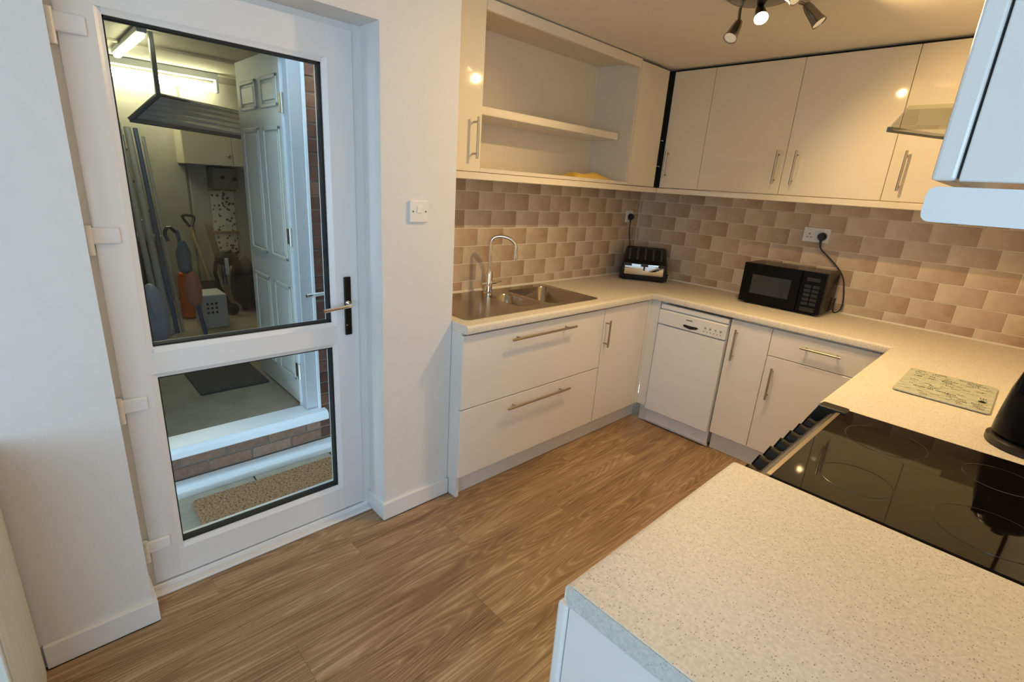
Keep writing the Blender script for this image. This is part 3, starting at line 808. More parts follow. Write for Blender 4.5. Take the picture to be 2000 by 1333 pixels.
# pushchair bag
b = B(); bmesh.ops.create_icosphere(b.bm, subdivisions=3, radius=1.0)
for v in b.bm.verts:
    q = v.co
    v.co = Vector((-3.80 + 0.16 * q.x, 1.66 + 0.14 * q.y, 0.36 + 0.27 * max(min(q.z, 0.95), -0.97) + 0.03 * math.sin(9 * q.y)))
obj('black_holdall', b, 'black_fabric', smooth=True, label='bulging black holdall in front of the spotted paper', cat='bag')
t = root('folded_pushchair', 'folded dark pushchair frame beside the black holdall', 'pushchair', (-3.75, 1.4, GZ))
obj('frame', B().tube([(-3.65, 1.52, 0.72), (-3.72, 1.40, 0.66), (-3.7, 1.36, 0.45), (-3.62, 1.47, GZ + 0.06)], 0.018, 8, 1).tube([(-3.72, 1.60, 0.70), (-3.70, 1.44, 0.62), (-3.66, 1.44, 0.40)], 0.02, 8, 1), 'black_plastic', t, smooth=True)
obj('hood', B().sphere((-3.72, 1.49, 0.64), 0.11, 0.8, 1.0, 0.7), 'black_fabric', t, smooth=True)
obj('strap', B().box(-3.61, -3.60, 1.44, 1.47, 0.50, 0.66), 'tin_white', t)
obj('wheel', B().lathe([(0.05, -0.015), (0.06, -0.01), (0.06, 0.01), (0.05, 0.015)], (-3.62, 1.47, GZ + 0.06), 16, Matrix.Rotation(PI / 2, 3, 'Y')), 'black_rubber', t, smooth=True)
# ================================================================== WORKTOPS
XW, YE, XR = 0.105, 3.0, 1.385
ZB = H - 0.04


def nose(front, back, sgn):
    """section with a rounded front edge; sgn = direction of the front along the axis"""
    f = front
    pts = [(back, ZB), (f - sgn * 0.006, ZB)]
    for k in range(4):
        a = -PI / 2 + PI / 2 * k / 3
        pts.append((f - sgn * 0.006 + sgn * 0.006 * math.cos(a), ZB + 0.006 + 0.006 * math.sin(a)))
    for k in range(6):
        a = PI / 2 * k / 5
        pts.append((f - sgn * 0.014 + sgn * 0.014 * math.cos(a), H - 0.014 + 0.014 * math.sin(a)))
    pts.append((back, H))
    return pts


SX0, SX1, SY0, SY1 = -0.452, 0.030, 1.512, 2.515       # sink outline
b = B()
b.prism(nose(XW, SX1 - 0.02, 1), 'y', YC + 0.003, YE)
b.box(XS + 0.001, SX1 - 0.02, YC + 0.003, SY0 + 0.02, ZB, H)
b.box(XS + 0.001, SX0 + 0.02, SY0 + 0.02, SY1 - 0.02, ZB, H)
b.box(XS + 0.001, SX1 - 0.02, SY1 - 0.02, YE, ZB, H)
b.prism(nose(YE, YD - 0.3, -1), 'x', XW - 0.0002, XR + 0.02)
b.box(XS + 0.001, XW, YE, YD - 0.001, ZB, H).box(XW, XR + 0.02, YD - 0.3, YD - 0.001, ZB, H)
b.prism(nose(XR, XR + 0.1, -1), 'y', 1.915, YE)
b.box(XR + 0.1, 2.0, 1.915, YE, ZB, H).box(XR + 0.02, 2.0, YE, YD - 0.001, ZB, H)
worktop = obj('worktop', b, 'worktop_laminate', label='speckled beige laminate worktop running round the sink, microwave and kettle', cat='worktop', smooth=True)
b = B().prism(nose(1.371, 1.47, -1), 'y', 0.657, 1.282).box(1.47, 2.0, 0.657, 1.282, ZB, H)
pw = root('peninsula_worktop', 'speckled beige worktop end in front of the black hob', 'worktop', (1.68, 0.96, ZB))
obj('slab', b, 'worktop_laminate', pw, smooth=True)
obj('end_band', B().box(1.378, 2.0, 0.6545, 0.6575, ZB, H - 0.0015), 'worktop_edge', pw, label='grey laminate edging strip')

# ================================================================== BASE UNITS
BX, BY = 0.083, 3.022                    # front planes of doors
FT = 0.019
DT = ZB - 0.012                          # door tops


def front_x(name, y0, y1, z0, z1, parent, mat='cream_gloss_cool_lit'):
    return obj(name, B().box(BX - FT, BX, y0 + 0.0015, y1 - 0.0015, z0, z1, 0.0015), mat, parent)


def front_y(name, x0, x1, z0, z1, parent, mat='cream_gloss_cool_lit', yf=BY):
    return obj(name, B().box(x0 + 0.0015, x1 - 0.0015, yf, yf + FT, z0, z1, 0.0015), mat, parent)


u = root('drawer_unit', 'wide cool-lit cream unit of two deep drawers under the sink', 'cabinet', (-0.2, 1.98, 0))
# hollow carcass so that the bowls have room
b = B().box(XS + 0.002, BX - FT - 0.002, YC + 0.003, YC + 0.021, 0.0, ZB - 0.001, 0.001).box(XS + 0.002, BX - FT - 0.002, 2.493, 2.511, 0.12, ZB - 0.001).box(XS + 0.002, BX - FT - 0.002, YC + 0.021, 2.493, 0.12, 0.138).box(XS + 0.002, XS + 0.012, YC + 0.021, 2.493, 0.138, ZB - 0.001)
obj('carcass', b, 'carcass_white', u)
for z0, z1, hz in ((0.489, DT, 0.800), (0.122, 0.484, 0.432)):
    f = front_x('drawer', YC - 0.004, 2.511, z0, z1, u)
    bar_handle(f, (BX + 0.033, 1.735, hz), (BX + 0.033, 2.216, hz), (-1, 0, 0))
u = root('base_cabinet', 'cool-lit cream base cabinet with one door between the drawers and the dishwasher', 'cabinet', (-0.2, 2.75, 0))
obj('body', B().box(XS + 0.002, BX - FT - 0.002, 2.513, 2.985, 0.12, ZB - 0.001), 'carcass_white', u)
f = front_x('door', 2.514, 2.985, 0.122, DT, u)
bar_handle(f, (BX + 0.033, 2.535, 0.622), (BX + 0.033, 2.535, 0.788), (-1, 0, 0))
obj('corner_post', B().box(BX - FT, BX + 0.002, 2.989, BY - 0.0, 0.122, ZB - 0.002, 0.001).box(BX + 0.002, 0.148, BY, BY + 0.018, 0.122, ZB - 0.002, 0.001), 'cream_gloss_cool_lit', label='cool-lit cream corner post between the base cabinet and the dishwasher', cat='filler')
obj('plinth', B().box(0.018, 0.036, YC + 0.022, 3.06, 0.001, 0.118, 0.001), 'carcass_white', label='pale plinth under the drawer unit and the base cabinet', cat='plinth')
obj('plinth', B().box(0.62, 1.40, 3.062, 3.078, 0.001, 0.118, 0.001), 'carcass_white', label='pale plinth under the narrow door and the drawer cabinet', cat='plinth')

# dishwasher
u = root('dishwasher', 'slim white freestanding dishwasher with a control strip', 'dishwasher', (0.38, 3.3, 0))
obj('body', B().box(0.160, 0.608, 3.03, 3.58, 0.02, 0.850, 0.004), 'appliance_white', u)
obj('top_strip', B().box(0.160, 0.608, 3.012, 3.03, 0.822, 0.852, 0.003), 'appliance_white', u)
cp = obj('control_panel', B().box(0.160, 0.608, 3.0, 3.03, 0.722, 0.814, 0.004), 'appliance_white', u)
obj('handle_recess', B().prism([(0.335, 0.752), (0.345, 0.742), (0.385, 0.735), (0.425, 0.742), (0.437, 0.752), (0.425, 0.757), (0.385, 0.755), (0.345, 0.757)], 'y', 2.9975, 3.004), 'gap_shade', cp)  # raised near-black plate, its colour standing in for recess shade
obj('badge', B().box(0.352, 0.392, 2.9985, 3.001, 0.785, 0.791), 'metal_grey', cp)
for i in range(4):
    obj('button', B().cyl((0.48 + i * 0.032, 2.9975, 0.768), (0.48 + i * 0.032, 3.004, 0.768), 0.006, seg=12), 'steel', cp)
for i in range(6):
    obj('indicator', B().box(0.47 + i * 0.021, 0.478 + i * 0.021, 2.9985, 3.001, 0.744, 0.747), 'metal_grey', cp)
obj('door', B().box(0.160, 0.608, 3.004, 3.03, 0.112, 0.717, 0.004), 'appliance_white', u)
obj('kick_plate', B().box(0.160, 0.608, 3.045, 3.06, 0.004, 0.105, 0.002), 'appliance_white', u)
obj('side_panel', B().box(0.100, 0.158, 3.048, 3.062, 0.002, 0.118, 0.002), 'carcass_white', u)

u = root('base_cabinet', 'narrow cool-lit cream base cabinet with a tall handle beside the dishwasher', 'cabinet', (0.735, 3.3, 0))
obj('body', B().box(0.617, 0.849, BY + FT + 0.002, YD - 0.03, 0.12, ZB - 0.001), 'carcass_white', u)
f = front_y('door', 0.617, 0.849, 0.122, DT, u)
bar_handle(f, (0.665, BY - 0.033, 0.617), (0.665, BY - 0.033, 0.805), (0, 1, 0))
u = root('base_cabinet', 'cool-lit cream base cabinet with a drawer above a door', 'cabinet', (1.1, 3.3, 0))
obj('body', B().box(0.850, 1.395, BY + FT + 0.002, YD - 0.03, 0.12, ZB - 0.001), 'carcass_white', u)
f = front_y('drawer', 0.849, 1.395, 0.702, DT, u)
bar_handle(f, (1.010, BY - 0.033, 0.793), (1.203, BY - 0.033, 0.793), (0, 1, 0))
f = front_y('door', 0.849, 1.395, 0.122, 0.698, u)
bar_handle(f, (0.899, BY - 0.033, 0.453), (0.899, BY - 0.033, 0.640), (0, 1, 0))
# corner unit right of cooker
u = root('base_cabinet', 'cool-lit cream corner base cabinet between the cooker and the tiled wall', 'cabinet', (1.7, 2.5, 0))
obj('body', B().box(1.43, 2.0, 1.92, 3.59, 0.12, ZB - 0.001), 'carcass_white', u)
obj('plinth', B().box(1.47, 1.99, 1.93, 3.05, 0.0, 0.12), 'carcass_white', u)
f = obj('door', B().box(1.41, 1.429, 1.922, 2.95, 0.122, DT, 0.002), 'cream_gloss_cool_lit', u)
bar_handle(f, (1.377, 1.98, 0.60), (1.377, 1.98, 0.79), (1, 0, 0))
# peninsula unit
u = root('peninsula_cabinet', 'cool-lit cream end cabinet under the peninsula worktop', 'cabinet', (1.68, 0.97, 0))
obj('body', B().box(1.395, 2.0, 0.69, 1.28, 0.12, ZB - 0.001), 'carcass_white', u)
obj('plinth', B().box(1.44, 1.99, 0.70, 1.28, 0.0, 0.12), 'carcass_white', u)
obj('end_panel', B().box(1.374, 2.0, 0.668, 0.688, 0.0, ZB - 0.001, 0.003), 'cream_gloss_cool_lit', u)
f = obj('door', B().box(1.352, 1.373, 0.664, 1.279, 0.122, DT - 0.006, 0.006, 3), 'cream_gloss_cool_lit', u)
bar_handle(f, (1.318, 1.23, 0.60), (1.318, 1.23, 0.79), (1, 0, 0))

# ================================================================== COOKER
u = root('cooker', 'freestanding cooker with a black glass hob and black knobs', 'cooker', (1.7, 1.6, 0))
CY0, CY1 = 1.289, 1.908
obj('body', B().box(1.43, 1.99, CY0, CY1, 0.03, 0.895, 0.003), 'black_plastic', u)
obj('hob_glass', B().prism(rrect(1.452, 1.99, CY0, CY1, 0.006), 'z', 0.896, 0.908, 0.002, 1), 'black_glass', u)
for (cx, cy, r) in ((1.60, 1.44, 0.075), (1.60, 1.75, 0.095), (1.84, 1.44, 0.095), (1.84, 1.75, 0.075)):
    obj('cooking_zone', B().tube([(cx + r * math.cos(2 * PI * k / 48), cy + r * math.sin(2 * PI * k / 48), 0.9078) for k in range(49)], 0.0011, 6), 'ring_grey', u)
obj('front_trim', B().prism([(1.436, 0.893), (1.452, 0.9085), (1.462, 0.9085), (1.462, 0.890)], 'y', CY0, CY1), 'bar_steel', u)
fs = obj('control_panel', B().prism([(1.452, 0.905), (1.437, 0.897), (1.398, 0.80), (1.43, 0.79), (1.45, 0.80)], 'y', CY0 + 0.001, CY1 - 0.001), 'steel', u)
obj('end_cap', B().prism([(1.475, 0.914), (1.40, 0.914), (1.376, 0.86), (1.385, 0.79), (1.475, 0.79)], 'y', CY1 - 0.05, CY1 + 0.004, 0.004, 2), 'black_plastic', u)
nrm = Vector((-0.928, 0, 0.373)); tv = Vector((0.373, 0, 0.928))
for i in range(7):
    yk = CY0 + 0.06 + i * 0.078
    c = Vector((1.4175, yk, 0.848))
    kb = B().cyl(c, c + nrm * 0.012, 0.026, 0.024, 20).cyl(c + nrm * 0.012, c + nrm * 0.034, 0.021, 0.018, 20)
    kn = obj('knob', kb, 'black_plastic', u, smooth=True)
    obj('knob_grip', B().cyl(c + nrm * 0.034 - tv * 0.017, c + nrm * 0.034 + tv * 0.017, 0.006, seg=10), 'black_gloss', kn, smooth=True)
    obj('dial_mark', B().box(1.428, 1.431, yk - 0.024, yk + 0.024, 0.879, 0.884), 'switch_white', fs)
od = obj('oven_door', B().box(1.402, 1.43, CY0 + 0.004, CY1 - 0.004, 0.32, 0.785, 0.006, 2), 'black_glass', u)
bar_handle(od, (1.372, CY0 + 0.06, 0.745), (1.372, CY1 - 0.06, 0.745), (1, 0, 0), r=0.009)
obj('drawer', B().box(1.405, 1.43, CY0 + 0.004, CY1 - 0.004, 0.06, 0.31, 0.006, 2), 'black_plastic', u)

# ================================================================== SINK AND TAP
sk = root('kitchen_sink', 'stainless steel one and a half bowl inset sink with drainer', 'sink', ((SX0 + SX1) / 2, (SY0 + SY1) / 2, H))
bowls = [(-0.395, -0.015, 2.135, 2.470, 0.05, 0.16, 'bowl'), (-0.325, -0.035, 1.925, 2.095, 0.05, 0.11, 'half_bowl')]
b = B(); bm = b.bm
ZT = H + 0.0035


def loop(pts, z):
    vs = [bm.verts.new((p[0], p[1], z)) for p in pts]
    return vs, [bm.edges.new((vs[i], vs[(i + 1) % len(vs)])) for i in range(len(vs))]


ov, oe = loop(rrect(SX0, SX1, SY0, SY1, 0.03), ZT)
edges = list(oe)
for bw in bowls:
    _, e = loop(rrect(bw[0], bw[1], bw[2], bw[3], bw[4], 6), ZT); edges += e
bmesh.ops.triangle_fill(bm, use_beauty=True, use_dissolve=False, edges=edges)
lov = [bm.verts.new((v.co.x, v.co.y, H - 0.0)) for v in ov]
for i in range(len(ov)):
    j = (i + 1) % len(ov)
    bm.faces.new((ov[i], ov[j], lov[j], lov[i]))
obj('deck', b, 'sink_steel', sk)
for (x0, x1, y0, y1, r, dep, nm) in bowls:
    b = B(); bm = b.bm
    rings = []
    for (ins, z, rr) in ((0, ZT, r), (0.004, ZT - 0.006, r), (0.012, ZT - dep * 0.8, r * 0.95), (0.03, ZT - dep * 0.97, r * 0.8), (0.06, ZT - dep, r * 0.6)):
        rings.append([bm.verts.new((p[0], p[1], z)) for p in rrect(x0 + ins, x1 - ins, y0 + ins, y1 - ins, rr, 6)])
    for a, c in zip(rings[:-1], rings[1:]):
        for i in range(len(a)):
            j = (i + 1) % len(a)
            bm.faces.new((a[i], a[j], c[j], c[i]))
    bm.faces.new(rings[-1])
    bo = obj(nm, b, 'sink_steel', sk, smooth=True)
    obj('waste', B().lathe([(0.0, 0.0), (0.015, 0.001), (0.03, 0.004), (0.036, 0.003), (0.036, 0.0)], ((x0 + x1) / 2, (y0 + y1) / 2, ZT - dep + 0.0005), 20), 'chrome', bo, smooth=True)
TX, TY = -0.372, 1.985
tp = root('mixer_tap', 'chrome swan neck mixer tap behind the sink', 'tap', (TX, TY, ZT))
obj('body', B().lathe([(0.027, 0), (0.027, 0.006), (0.021, 0.012), (0.021, 0.115), (0.016, 0.13), (0.0, 0.131)], (TX, TY, ZT), 24), 'chrome', tp, smooth=True)
dx, dy = 0.62, 0.785                       # direction of the spout
SL = 0.142
path = [(TX, TY, ZT + 0.10), (TX, TY, 1.10), (TX, TY, 1.17), (TX, TY, 1.215), (TX + dx * 0.03, TY + dy * 0.03, 1.24), (TX + dx * (SL - 0.045), TY + dy * (SL - 0.045), 1.236), (TX + dx * SL, TY + dy * SL, 1.20), (TX + dx * SL, TY + dy * SL, 1.15), (TX + dx * SL, TY + dy * SL, 1.125)]
obj('spout', B().tube(path, 0.0105, 14, 2), 'chrome', tp, smooth=True)
obj('nozzle', B().cyl((TX + dx * SL, TY + dy * SL, 1.112), (TX + dx * SL, TY + dy * SL, 1.14), 0.0135, seg=16), 'chrome', tp, smooth=True)
for s in (-1, 1):
    lv = obj('lever', B().cyl((TX, TY, ZT + 0.062), (TX, TY + s * 0.055, ZT + 0.062), 0.0095, seg=14), 'chrome', tp, smooth=True)
    if s < 0:
        obj('lever_pin', B().cyl((TX, TY - 0.053, ZT + 0.06), (TX + 0.004, TY - 0.056, ZT + 0.115), 0.0045, seg=10), 'chrome', lv, smooth=True)
    else:
        obj('lever_pin', B().cyl((TX, TY + 0.05, ZT + 0.062), (TX, TY + 0.095, ZT + 0.066), 0.005, seg=10), 'chrome', lv, smooth=True)

# ================================================================== WALL UNITS
UX, UY = -0.162, 3.278
ZU0, ZU1, ZP = 1.566, 2.273, 1.530
CT = 2.285


def wfront_x(name, y0, y1, parent, z0=ZU0, z1=ZU1):
    return obj(name, B().box(UX - FT, UX, y0 + 0.0012, y1 - 0.0012, z0, z1, 0.0015), 'cream_gloss', parent)


def wfront_y(name, x0, x1, parent, z0=ZU0, z1=ZU1):
    return obj(name, B().box(x0 + 0.0012, x1 - 0.0012, UY, UY + FT, z0, z1, 0.0015), 'cream_gloss', parent)


u = root('wall_cabinet', 'cream wall cabinet with one door beside the open shelves', 'cabinet', (-0.33, 1.58, ZU0))
obj('body', B().box(XS + 0.001, UX - FT - 0.002, YC + 0.003, 1.706, ZU0, CT), 'cream_carcass', u)
f = wfront_x('door', YC + 0.003, 1.708, u, z1=CT - 0.002)
bar_handle(f, (UX + 0.033, 1.660, 1.622), (UX + 0.033, 1.660, 1.800), (-1, 0, 0))

u = root('shelf_unit', 'open cream shelf unit above the sink', 'shelf unit', (-0.33, 2.3, ZU0))
Y0, Y1 = 1.709, 2.925
obj('top_board', B().box(XS + 0.002, UX - 0.004, Y0, Y1, 2.262, CT - 0.001, 0.002), 'cream_carcass', u)
obj('fascia', B().box(UX - 0.022, UX, Y0, Y1, 2.236, CT - 0.0015, 0.003), 'cream_gloss', u)
obj('back_panel', B().box(XS + 0.001, XS + 0.012, Y0, Y1, ZU0, 2.262), 'cream_carcass', u)
obj('side_panel', B().box(XS + 0.012, UX - 0.003, Y1 - 0.018, Y1, ZU0 + 0.019, 2.262), 'cream_carcass', u)
obj('bottom_board', B().box(XS + 0.012, UX - 0.003, Y0, Y1, ZU0, ZU0 + 0.018, 0.001), 'cream_carcass', u)
obj('shelf', B().box(XS + 0.012, -0.205, Y0, Y1 - 0.10, 1.823, 1.861, 0.003), 'cream_gloss', u)

u = root('corner_wall_cabinet', 'cream corner wall cabinet with a dark open gap at its inner corner', 'cabinet', (-0.3, 3.4, ZU0))
obj('body', B().box(XS + 0.001, UX - FT - 0.002, Y1 + 0.001, UY + 0.02, ZU0, ZU1).box(XS + 0.001, 0.128, UY + FT + 0.002, YD - 0.001, ZU0, ZU1), 'gap_shade', u)  # cream body coloured near-black so the inner gap reads as shade
wfront_x('door', Y1 + 0.001, 3.238, u)
f = wfront_y('door', -0.146, 0.129, u)
bar_handle(f, (-0.108, UY - 0.033, 1.627), (-0.108, UY - 0.033, 1.803), (0, 1, 0))
for zz in (1.86, 1.70):
    obj('hinge_clip', B().box(UX - 0.012, UX + 0.008, 3.245, 3.262, zz - 0.003, zz + 0.003), 'chrome', u)
u = root('wall_cabinet', 'wide cream wall cabinet with two doors above the microwave', 'cabinet', (0.63, 3.45, ZU0))
obj('body', B().box(0.131, 1.124, UY + FT + 0.002, YD - 0.001, ZU0, ZU1), 'cream_carcass', u)
f = wfront_y('door', 0.129, 0.627, u)
bar_handle(f, (0.592, UY - 0.033, 1.622), (0.592, UY - 0.033, 1.802), (0, 1, 0))
f = wfront_y('door', 0.627, 1.125, u)
bar_handle(f, (0.690, UY - 0.033, 1.622), (0.690, UY - 0.033, 1.802), (0, 1, 0))
u = root('wall_cabinet', 'cream wall cabinet with one door behind the glass cooker hood', 'cabinet', (1.4, 3.45, ZU0))
obj('body', B().box(1.127, 1.99, UY + FT + 0.002, YD - 0.001, ZU0, ZU1), 'cream_carcass', u)
f = wfront_y('door', 1.125, 1.55, u)
bar_handle(f, (1.187, UY - 0.033, 1.615), (1.187, UY - 0.033, 1.803), (0, 1, 0))
wfront_y('end_filler', 1.55, 1.99, u)
# real gap between door tops and ceiling; set-back strip coloured near-black as its shadow
obj('trim_4', B().box(XS + 0.002, UX - 0.055, 2.93, 3.3, ZU1 + 0.001, CEIL - 0.0005).box(XS + 0.002, 1.99, UY + 0.04, YD - 0.001, ZU1 + 0.001, CEIL - 0.0005), 'gap_shade', kind='structure', label='recessed strip coloured near-black as the shade between the wall cabinets and the ceiling')
# pelmets (light rails)
obj('pelmet', B().box(UX - 0.02, UX + 0.006, YC + 0.003, UY + 0.012, ZP, ZU0 - 0.003, 0.003), 'cream_gloss', label='cream light pelmet under the open shelves', cat='pelmet')
obj('pelmet', B().box(UX + 0.007, 1.70, UY - 0.008, UY + 0.018, ZP, ZU0 - 0.003, 0.003), 'cream_gloss', label='cream light pelmet under the wall cabinets over the microwave', cat='pelmet')
# near right wall cabinet
u = root('wall_cabinet', 'cream wall cabinet over the peninsula with its plain end panel toned for cool daylight', 'cabinet', (1.84, 1.05, 1.554))
obj('body', B().box(1.688, 2.0, 0.795, 1.30, 1.554, CT, 0.001), 'cream_gloss_cool_lit', u)
f = obj('door', B().box(1.666, 1.6855, 0.793, 1.30, 1.554, CT, 0.003, 2), 'cream_gloss_cool_lit', u)
bar_handle(f, (1.634, 1.25, 1.61), (1.634, 1.25, 1.80), (1, 0, 0))
obj('pelmet', B().prism(rrect(1.667, 2.0, 1.513, 1.548, 0.008, 3), 'y', 0.786, 0.806).box(1.667, 1.687, 0.8062, 1.30, 1.513, 1.548, 0.003), 'trim_white', label='pale pelmet with rounded corner under the peninsula wall cabinet', cat='pelmet')
# cooker hood
u = root('cooker_hood', 'cooker hood with a clear glass canopy above the hob', 'cooker hood', (1.8, 1.68, 1.69))
obj('glass_canopy', B().prism([(1.995, 1.415), (1.507, 1.415), (1.41, 1.75), (1.51, 1.95), (1.995, 1.95)], 'z', 1.715, 1.722), 'hood_glass', u)
obj('dark_rim', B().prism([(1.408, 1.745), (1.4145, 1.745), (1.514, 1.944), (1.9, 1.944), (1.9, 1.952), (1.509, 1.952)], 'z', 1.7125, 1.7245), 'metal_grey', u)
obj('body', B().prism([(1.99, 1.46), (1.62, 1.46), (1.58, 1.50), (1.58, 1.86), (1.62, 1.90), (1.99, 1.90)], 'z', 1.665, 1.714, 0.003, 1), 'steel', u)
obj('chimney', B().box(1.74, 1.99, 1.54, 1.81, 1.723, 2.288, 0.003), 'steel', u)
obj('filter', B().box(1.62, 1.96, 1.50, 1.86, 1.66, 1.665), 'metal_grey', u)

# ================================================================== WORKTOP APPLIANCES
# microwave
u = root('microwave', 'black microwave oven on the worktop against the tiles', 'microwave', (0.74, 3.45, H))
MX0, MX1, MY0, MY1 = 0.508, 0.972, 3.325, 3.58
obj('body', B().box(MX0, MX1, MY0 + 0.02, MY1, H + 0.012, 1.158, 0.006, 2), 'black_gloss', u)
obj('door', B().box(MX0, 0.842, MY0, MY0 + 0.02, H + 0.012, 1.158, 0.004, 2), 'black_gloss', u)
obj('window', B().box(0.568, 0.792, MY0 - 0.0012, MY0 + 0.004, 0.975, 1.092, 0.0005), 'window_dark', u)
cpn = obj('control_panel', B().box(0.844, MX1, MY0, MY0 + 0.02, H + 0.012, 1.158, 0.004, 2), 'black_gloss', u)
obj('display', B().box(0.872, 0.942, MY0 - 0.001, MY0 + 0.003, 1.104, 1.125), 'window_dark', cpn)
for i in range(5):
    for j in range(2):
        obj('button', B().box(0.868 + j * 0.042, 0.903 + j * 0.042, MY0 - 0.0015, MY0 + 0.003, 0.965 + i * 0.025, 0.983 + i * 0.025, 0.001), 'black_plastic', cpn)
obj('open_button', B().box(0.868, 0.945, MY0 - 0.003, MY0 + 0.003, 0.928, 0.952, 0.001), 'black_plastic', cpn)
for xx in (MX0 + 0.04, MX1 - 0.04):
    for yy in (MY0 + 0.04, MY1 - 0.04):
        obj('foot', B().cyl((xx, yy, H), (xx, yy, H + 0.013), 0.014, seg=12), 'black_rubber', u)
# toaster
A33 = math.atan2(0.545, 0.84)
u = root('toaster', 'black four slice toaster with a chrome front in the worktop corner', 'toaster', (-0.255, 3.415, H), rotz=A33)
hw = 0.148
prof = [(-0.100, 0.012), (-0.112, 0.03), (-0.108, 0.112), (-0.085, 0.132), (0.060, 0.205), (0.085, 0.205), (0.098, 0.17), (0.098, 0.012)]
b = B(); bm = b.bm
secs = []
for xx, sc in ((-hw, 0.90), (-hw + 0.012, 1.0), (hw - 0.012, 1.0), (hw, 0.90)):
    tf = 0
    secs.append([bm.verts.new((xx * (1 - 0.16 * (z / 0.205)), y * sc, 0.012 + (z - 0.012) * (0.96 if sc < 1 else 1))) for y, z in prof])
for a, c in zip(secs[:-1], secs[1:]):
    for i in range(len(prof)):
        j = (i + 1) % len(prof)
        bm.faces.new((a[i], a[j], c[j], c[i]))
bm.faces.new(secs[0]); bm.faces.new(list(reversed(secs[-1])))
obj('body', b, 'black_plastic', u, smooth=True)
sl = Vector((0, 0.145, 0.073)).normalized(); nn = Vector((0, -0.073, 0.145)).normalized()
for i in range(4):
    cx = (-0.078 + i * 0.052) * 0.92
    p0 = Vector((cx, -0.074, 0.1385)); L = 0.122
    bb = B()
    vs = []
    for s1 in (0, 1):
        for s2 in (-1, 1):
            for s3 in (-0.004, 0.0012):
                vs.append(bb.bm.verts.new(p0 + sl * L * s1 + Vector((0.014 * s2, 0, 0)) + nn * s3))
    bmesh.ops.convex_hull(bb.bm, input=bb.bm.verts[:])
    obj('slot', bb, 'gap_shade', u)  # raised insert; the dark of the slot is put into its colour
for i in range(5):
    cx = (-0.104 + i * 0.052) * 0.92
    p0 = Vector((cx, -0.078, 0.1375))
    obj('slot_rib', B().cyl(p0, p0 + sl * 0.13, 0.0055, seg=8), 'metal_grey', u, smooth=True)
obj('front_plate', B().prism([(-0.113, 0.040), (-0.1165, 0.048), (-0.1125, 0.112), (-0.105, 0.112), (-0.105, 0.040)], 'x', -0.118, 0.118, 0.002, 1), 'chrome', u, smooth=True)
for cx in (-0.098, 0.0, 0.104):
    obj('lever', B().box(cx - 0.022, cx + 0.022, -0.132, -0.112, 0.098, 0.110, 0.003), 'black_plastic', u)
obj('lever_slot', B().box(-0.005, 0.005, -0.1172, -0.113, 0.072, 0.110), 'black_plastic', u)
for cx in (-0.11, 0.11):
    obj('foot', B().cyl((cx, -0.08, 0), (cx, -0.08, 0.014), 0.012, seg=10).cyl((cx, 0.08, 0), (cx, 0.08, 0.014), 0.012, seg=10), 'black_rubber', u)
TOASTER = u
obj('dial', B().cyl((0.142, -0.08, 0.045), (0.156, -0.088, 0.045), 0.013, seg=14), 'chrome', u, smooth=True)
TOASTER.scale = (1.17, 1.08, 1.12)
# kettle
KX, KY = 1.888, 2.062
u = root('kettle', 'black cordless kettle on its round base next to the printed glass board', 'kettle', (KX, KY, H))
obj('base', B().lathe([(0.096, 0), (0.104, 0.004), (0.104, 0.02), (0.09, 0.028), (0.0, 0.028)], (KX, KY, H), 40), 'black_plastic', u, smooth=True)
obj('body', B().lathe([(0.085, 0.029), (0.095, 0.034), (0.095, 0.05), (0.092, 0.09), (0.085, 0.16), (0.072, 0.225), (0.065, 0.24), (0.0, 0.24)], (KX, KY, H), 40), 'black_gloss', u, smooth=True)
obj('lid', B().lathe([(0.062, 0.240), (0.058, 0.25), (0.03, 0.258), (0.0, 0.26)], (KX, KY, H), 32).lathe([(0.010, 0.256), (0.012, 0.268), (0.016, 0.28), (0.0, 0.284)], (KX, KY, H), 16), 'black_plastic', u, smooth=True)
obj('handle', B().tube([(KX + 0.05, KY + 0.035, H + 0.215), (KX + 0.085, KY + 0.055, H + 0.225), (KX + 0.107, KY + 0.068, H + 0.19), (KX + 0.105, KY + 0.068, H + 0.11), (KX + 0.072, KY + 0.045, H + 0.06)], 0.011, 10, 1), 'black_plastic', u, smooth=True)
obj('spout', B().prism([(KX - 0.03, KY - 0.062), (KX - 0.062, KY - 0.045), (KX - 0.075, KY - 0.060)], 'z', H + 0.165, H + 0.22, 0.003, 1), 'black_gloss', u)
# printed glass board
u = root('glass_chopping_board', 'pale green glass worktop saver printed with dark lettering', 'chopping board', (1.648, 2.468, H))
obj('board', B().prism(rrect(1.517, 1.782, 2.283, 2.655, 0.012), 'z', H + 0.003, H + 0.008, 0.001, 1), 'printed_glass', u)
lb = B()
yy = 2.300
while yy < 2.64:
    hh = random.choice((0.005, 0.008, 0.012, 0.018))
    xx = 1.530 + random.uniform(0, 0.02)
    while xx < 1.755:
        if random.random() < 0.62:
            wd = random.uniform(0.012, 0.04); q = xx
            while q < min(xx + wd, 1.768):
                lw = random.uniform(0.002, 0.006)
                lb.box(q, q + lw, yy, yy + hh * random.uniform(0.55, 1.0), H + 0.0081, H + 0.0083)
                q += lw + random.uniform(0.001, 0.003)
        xx += random.uniform(0.02, 0.06)
    yy += hh + random.uniform(0.006, 0.012)
obj('lettering', lb, 'print_dark', u, kind='stuff')
obj('print_mark', B().lathe([(0.009, 0), (0.009, 0.0003), (0.012, 0.0003), (0.012, 0)], (1.755, 2.40, H + 0.0081), 20), 'print_dark', u)
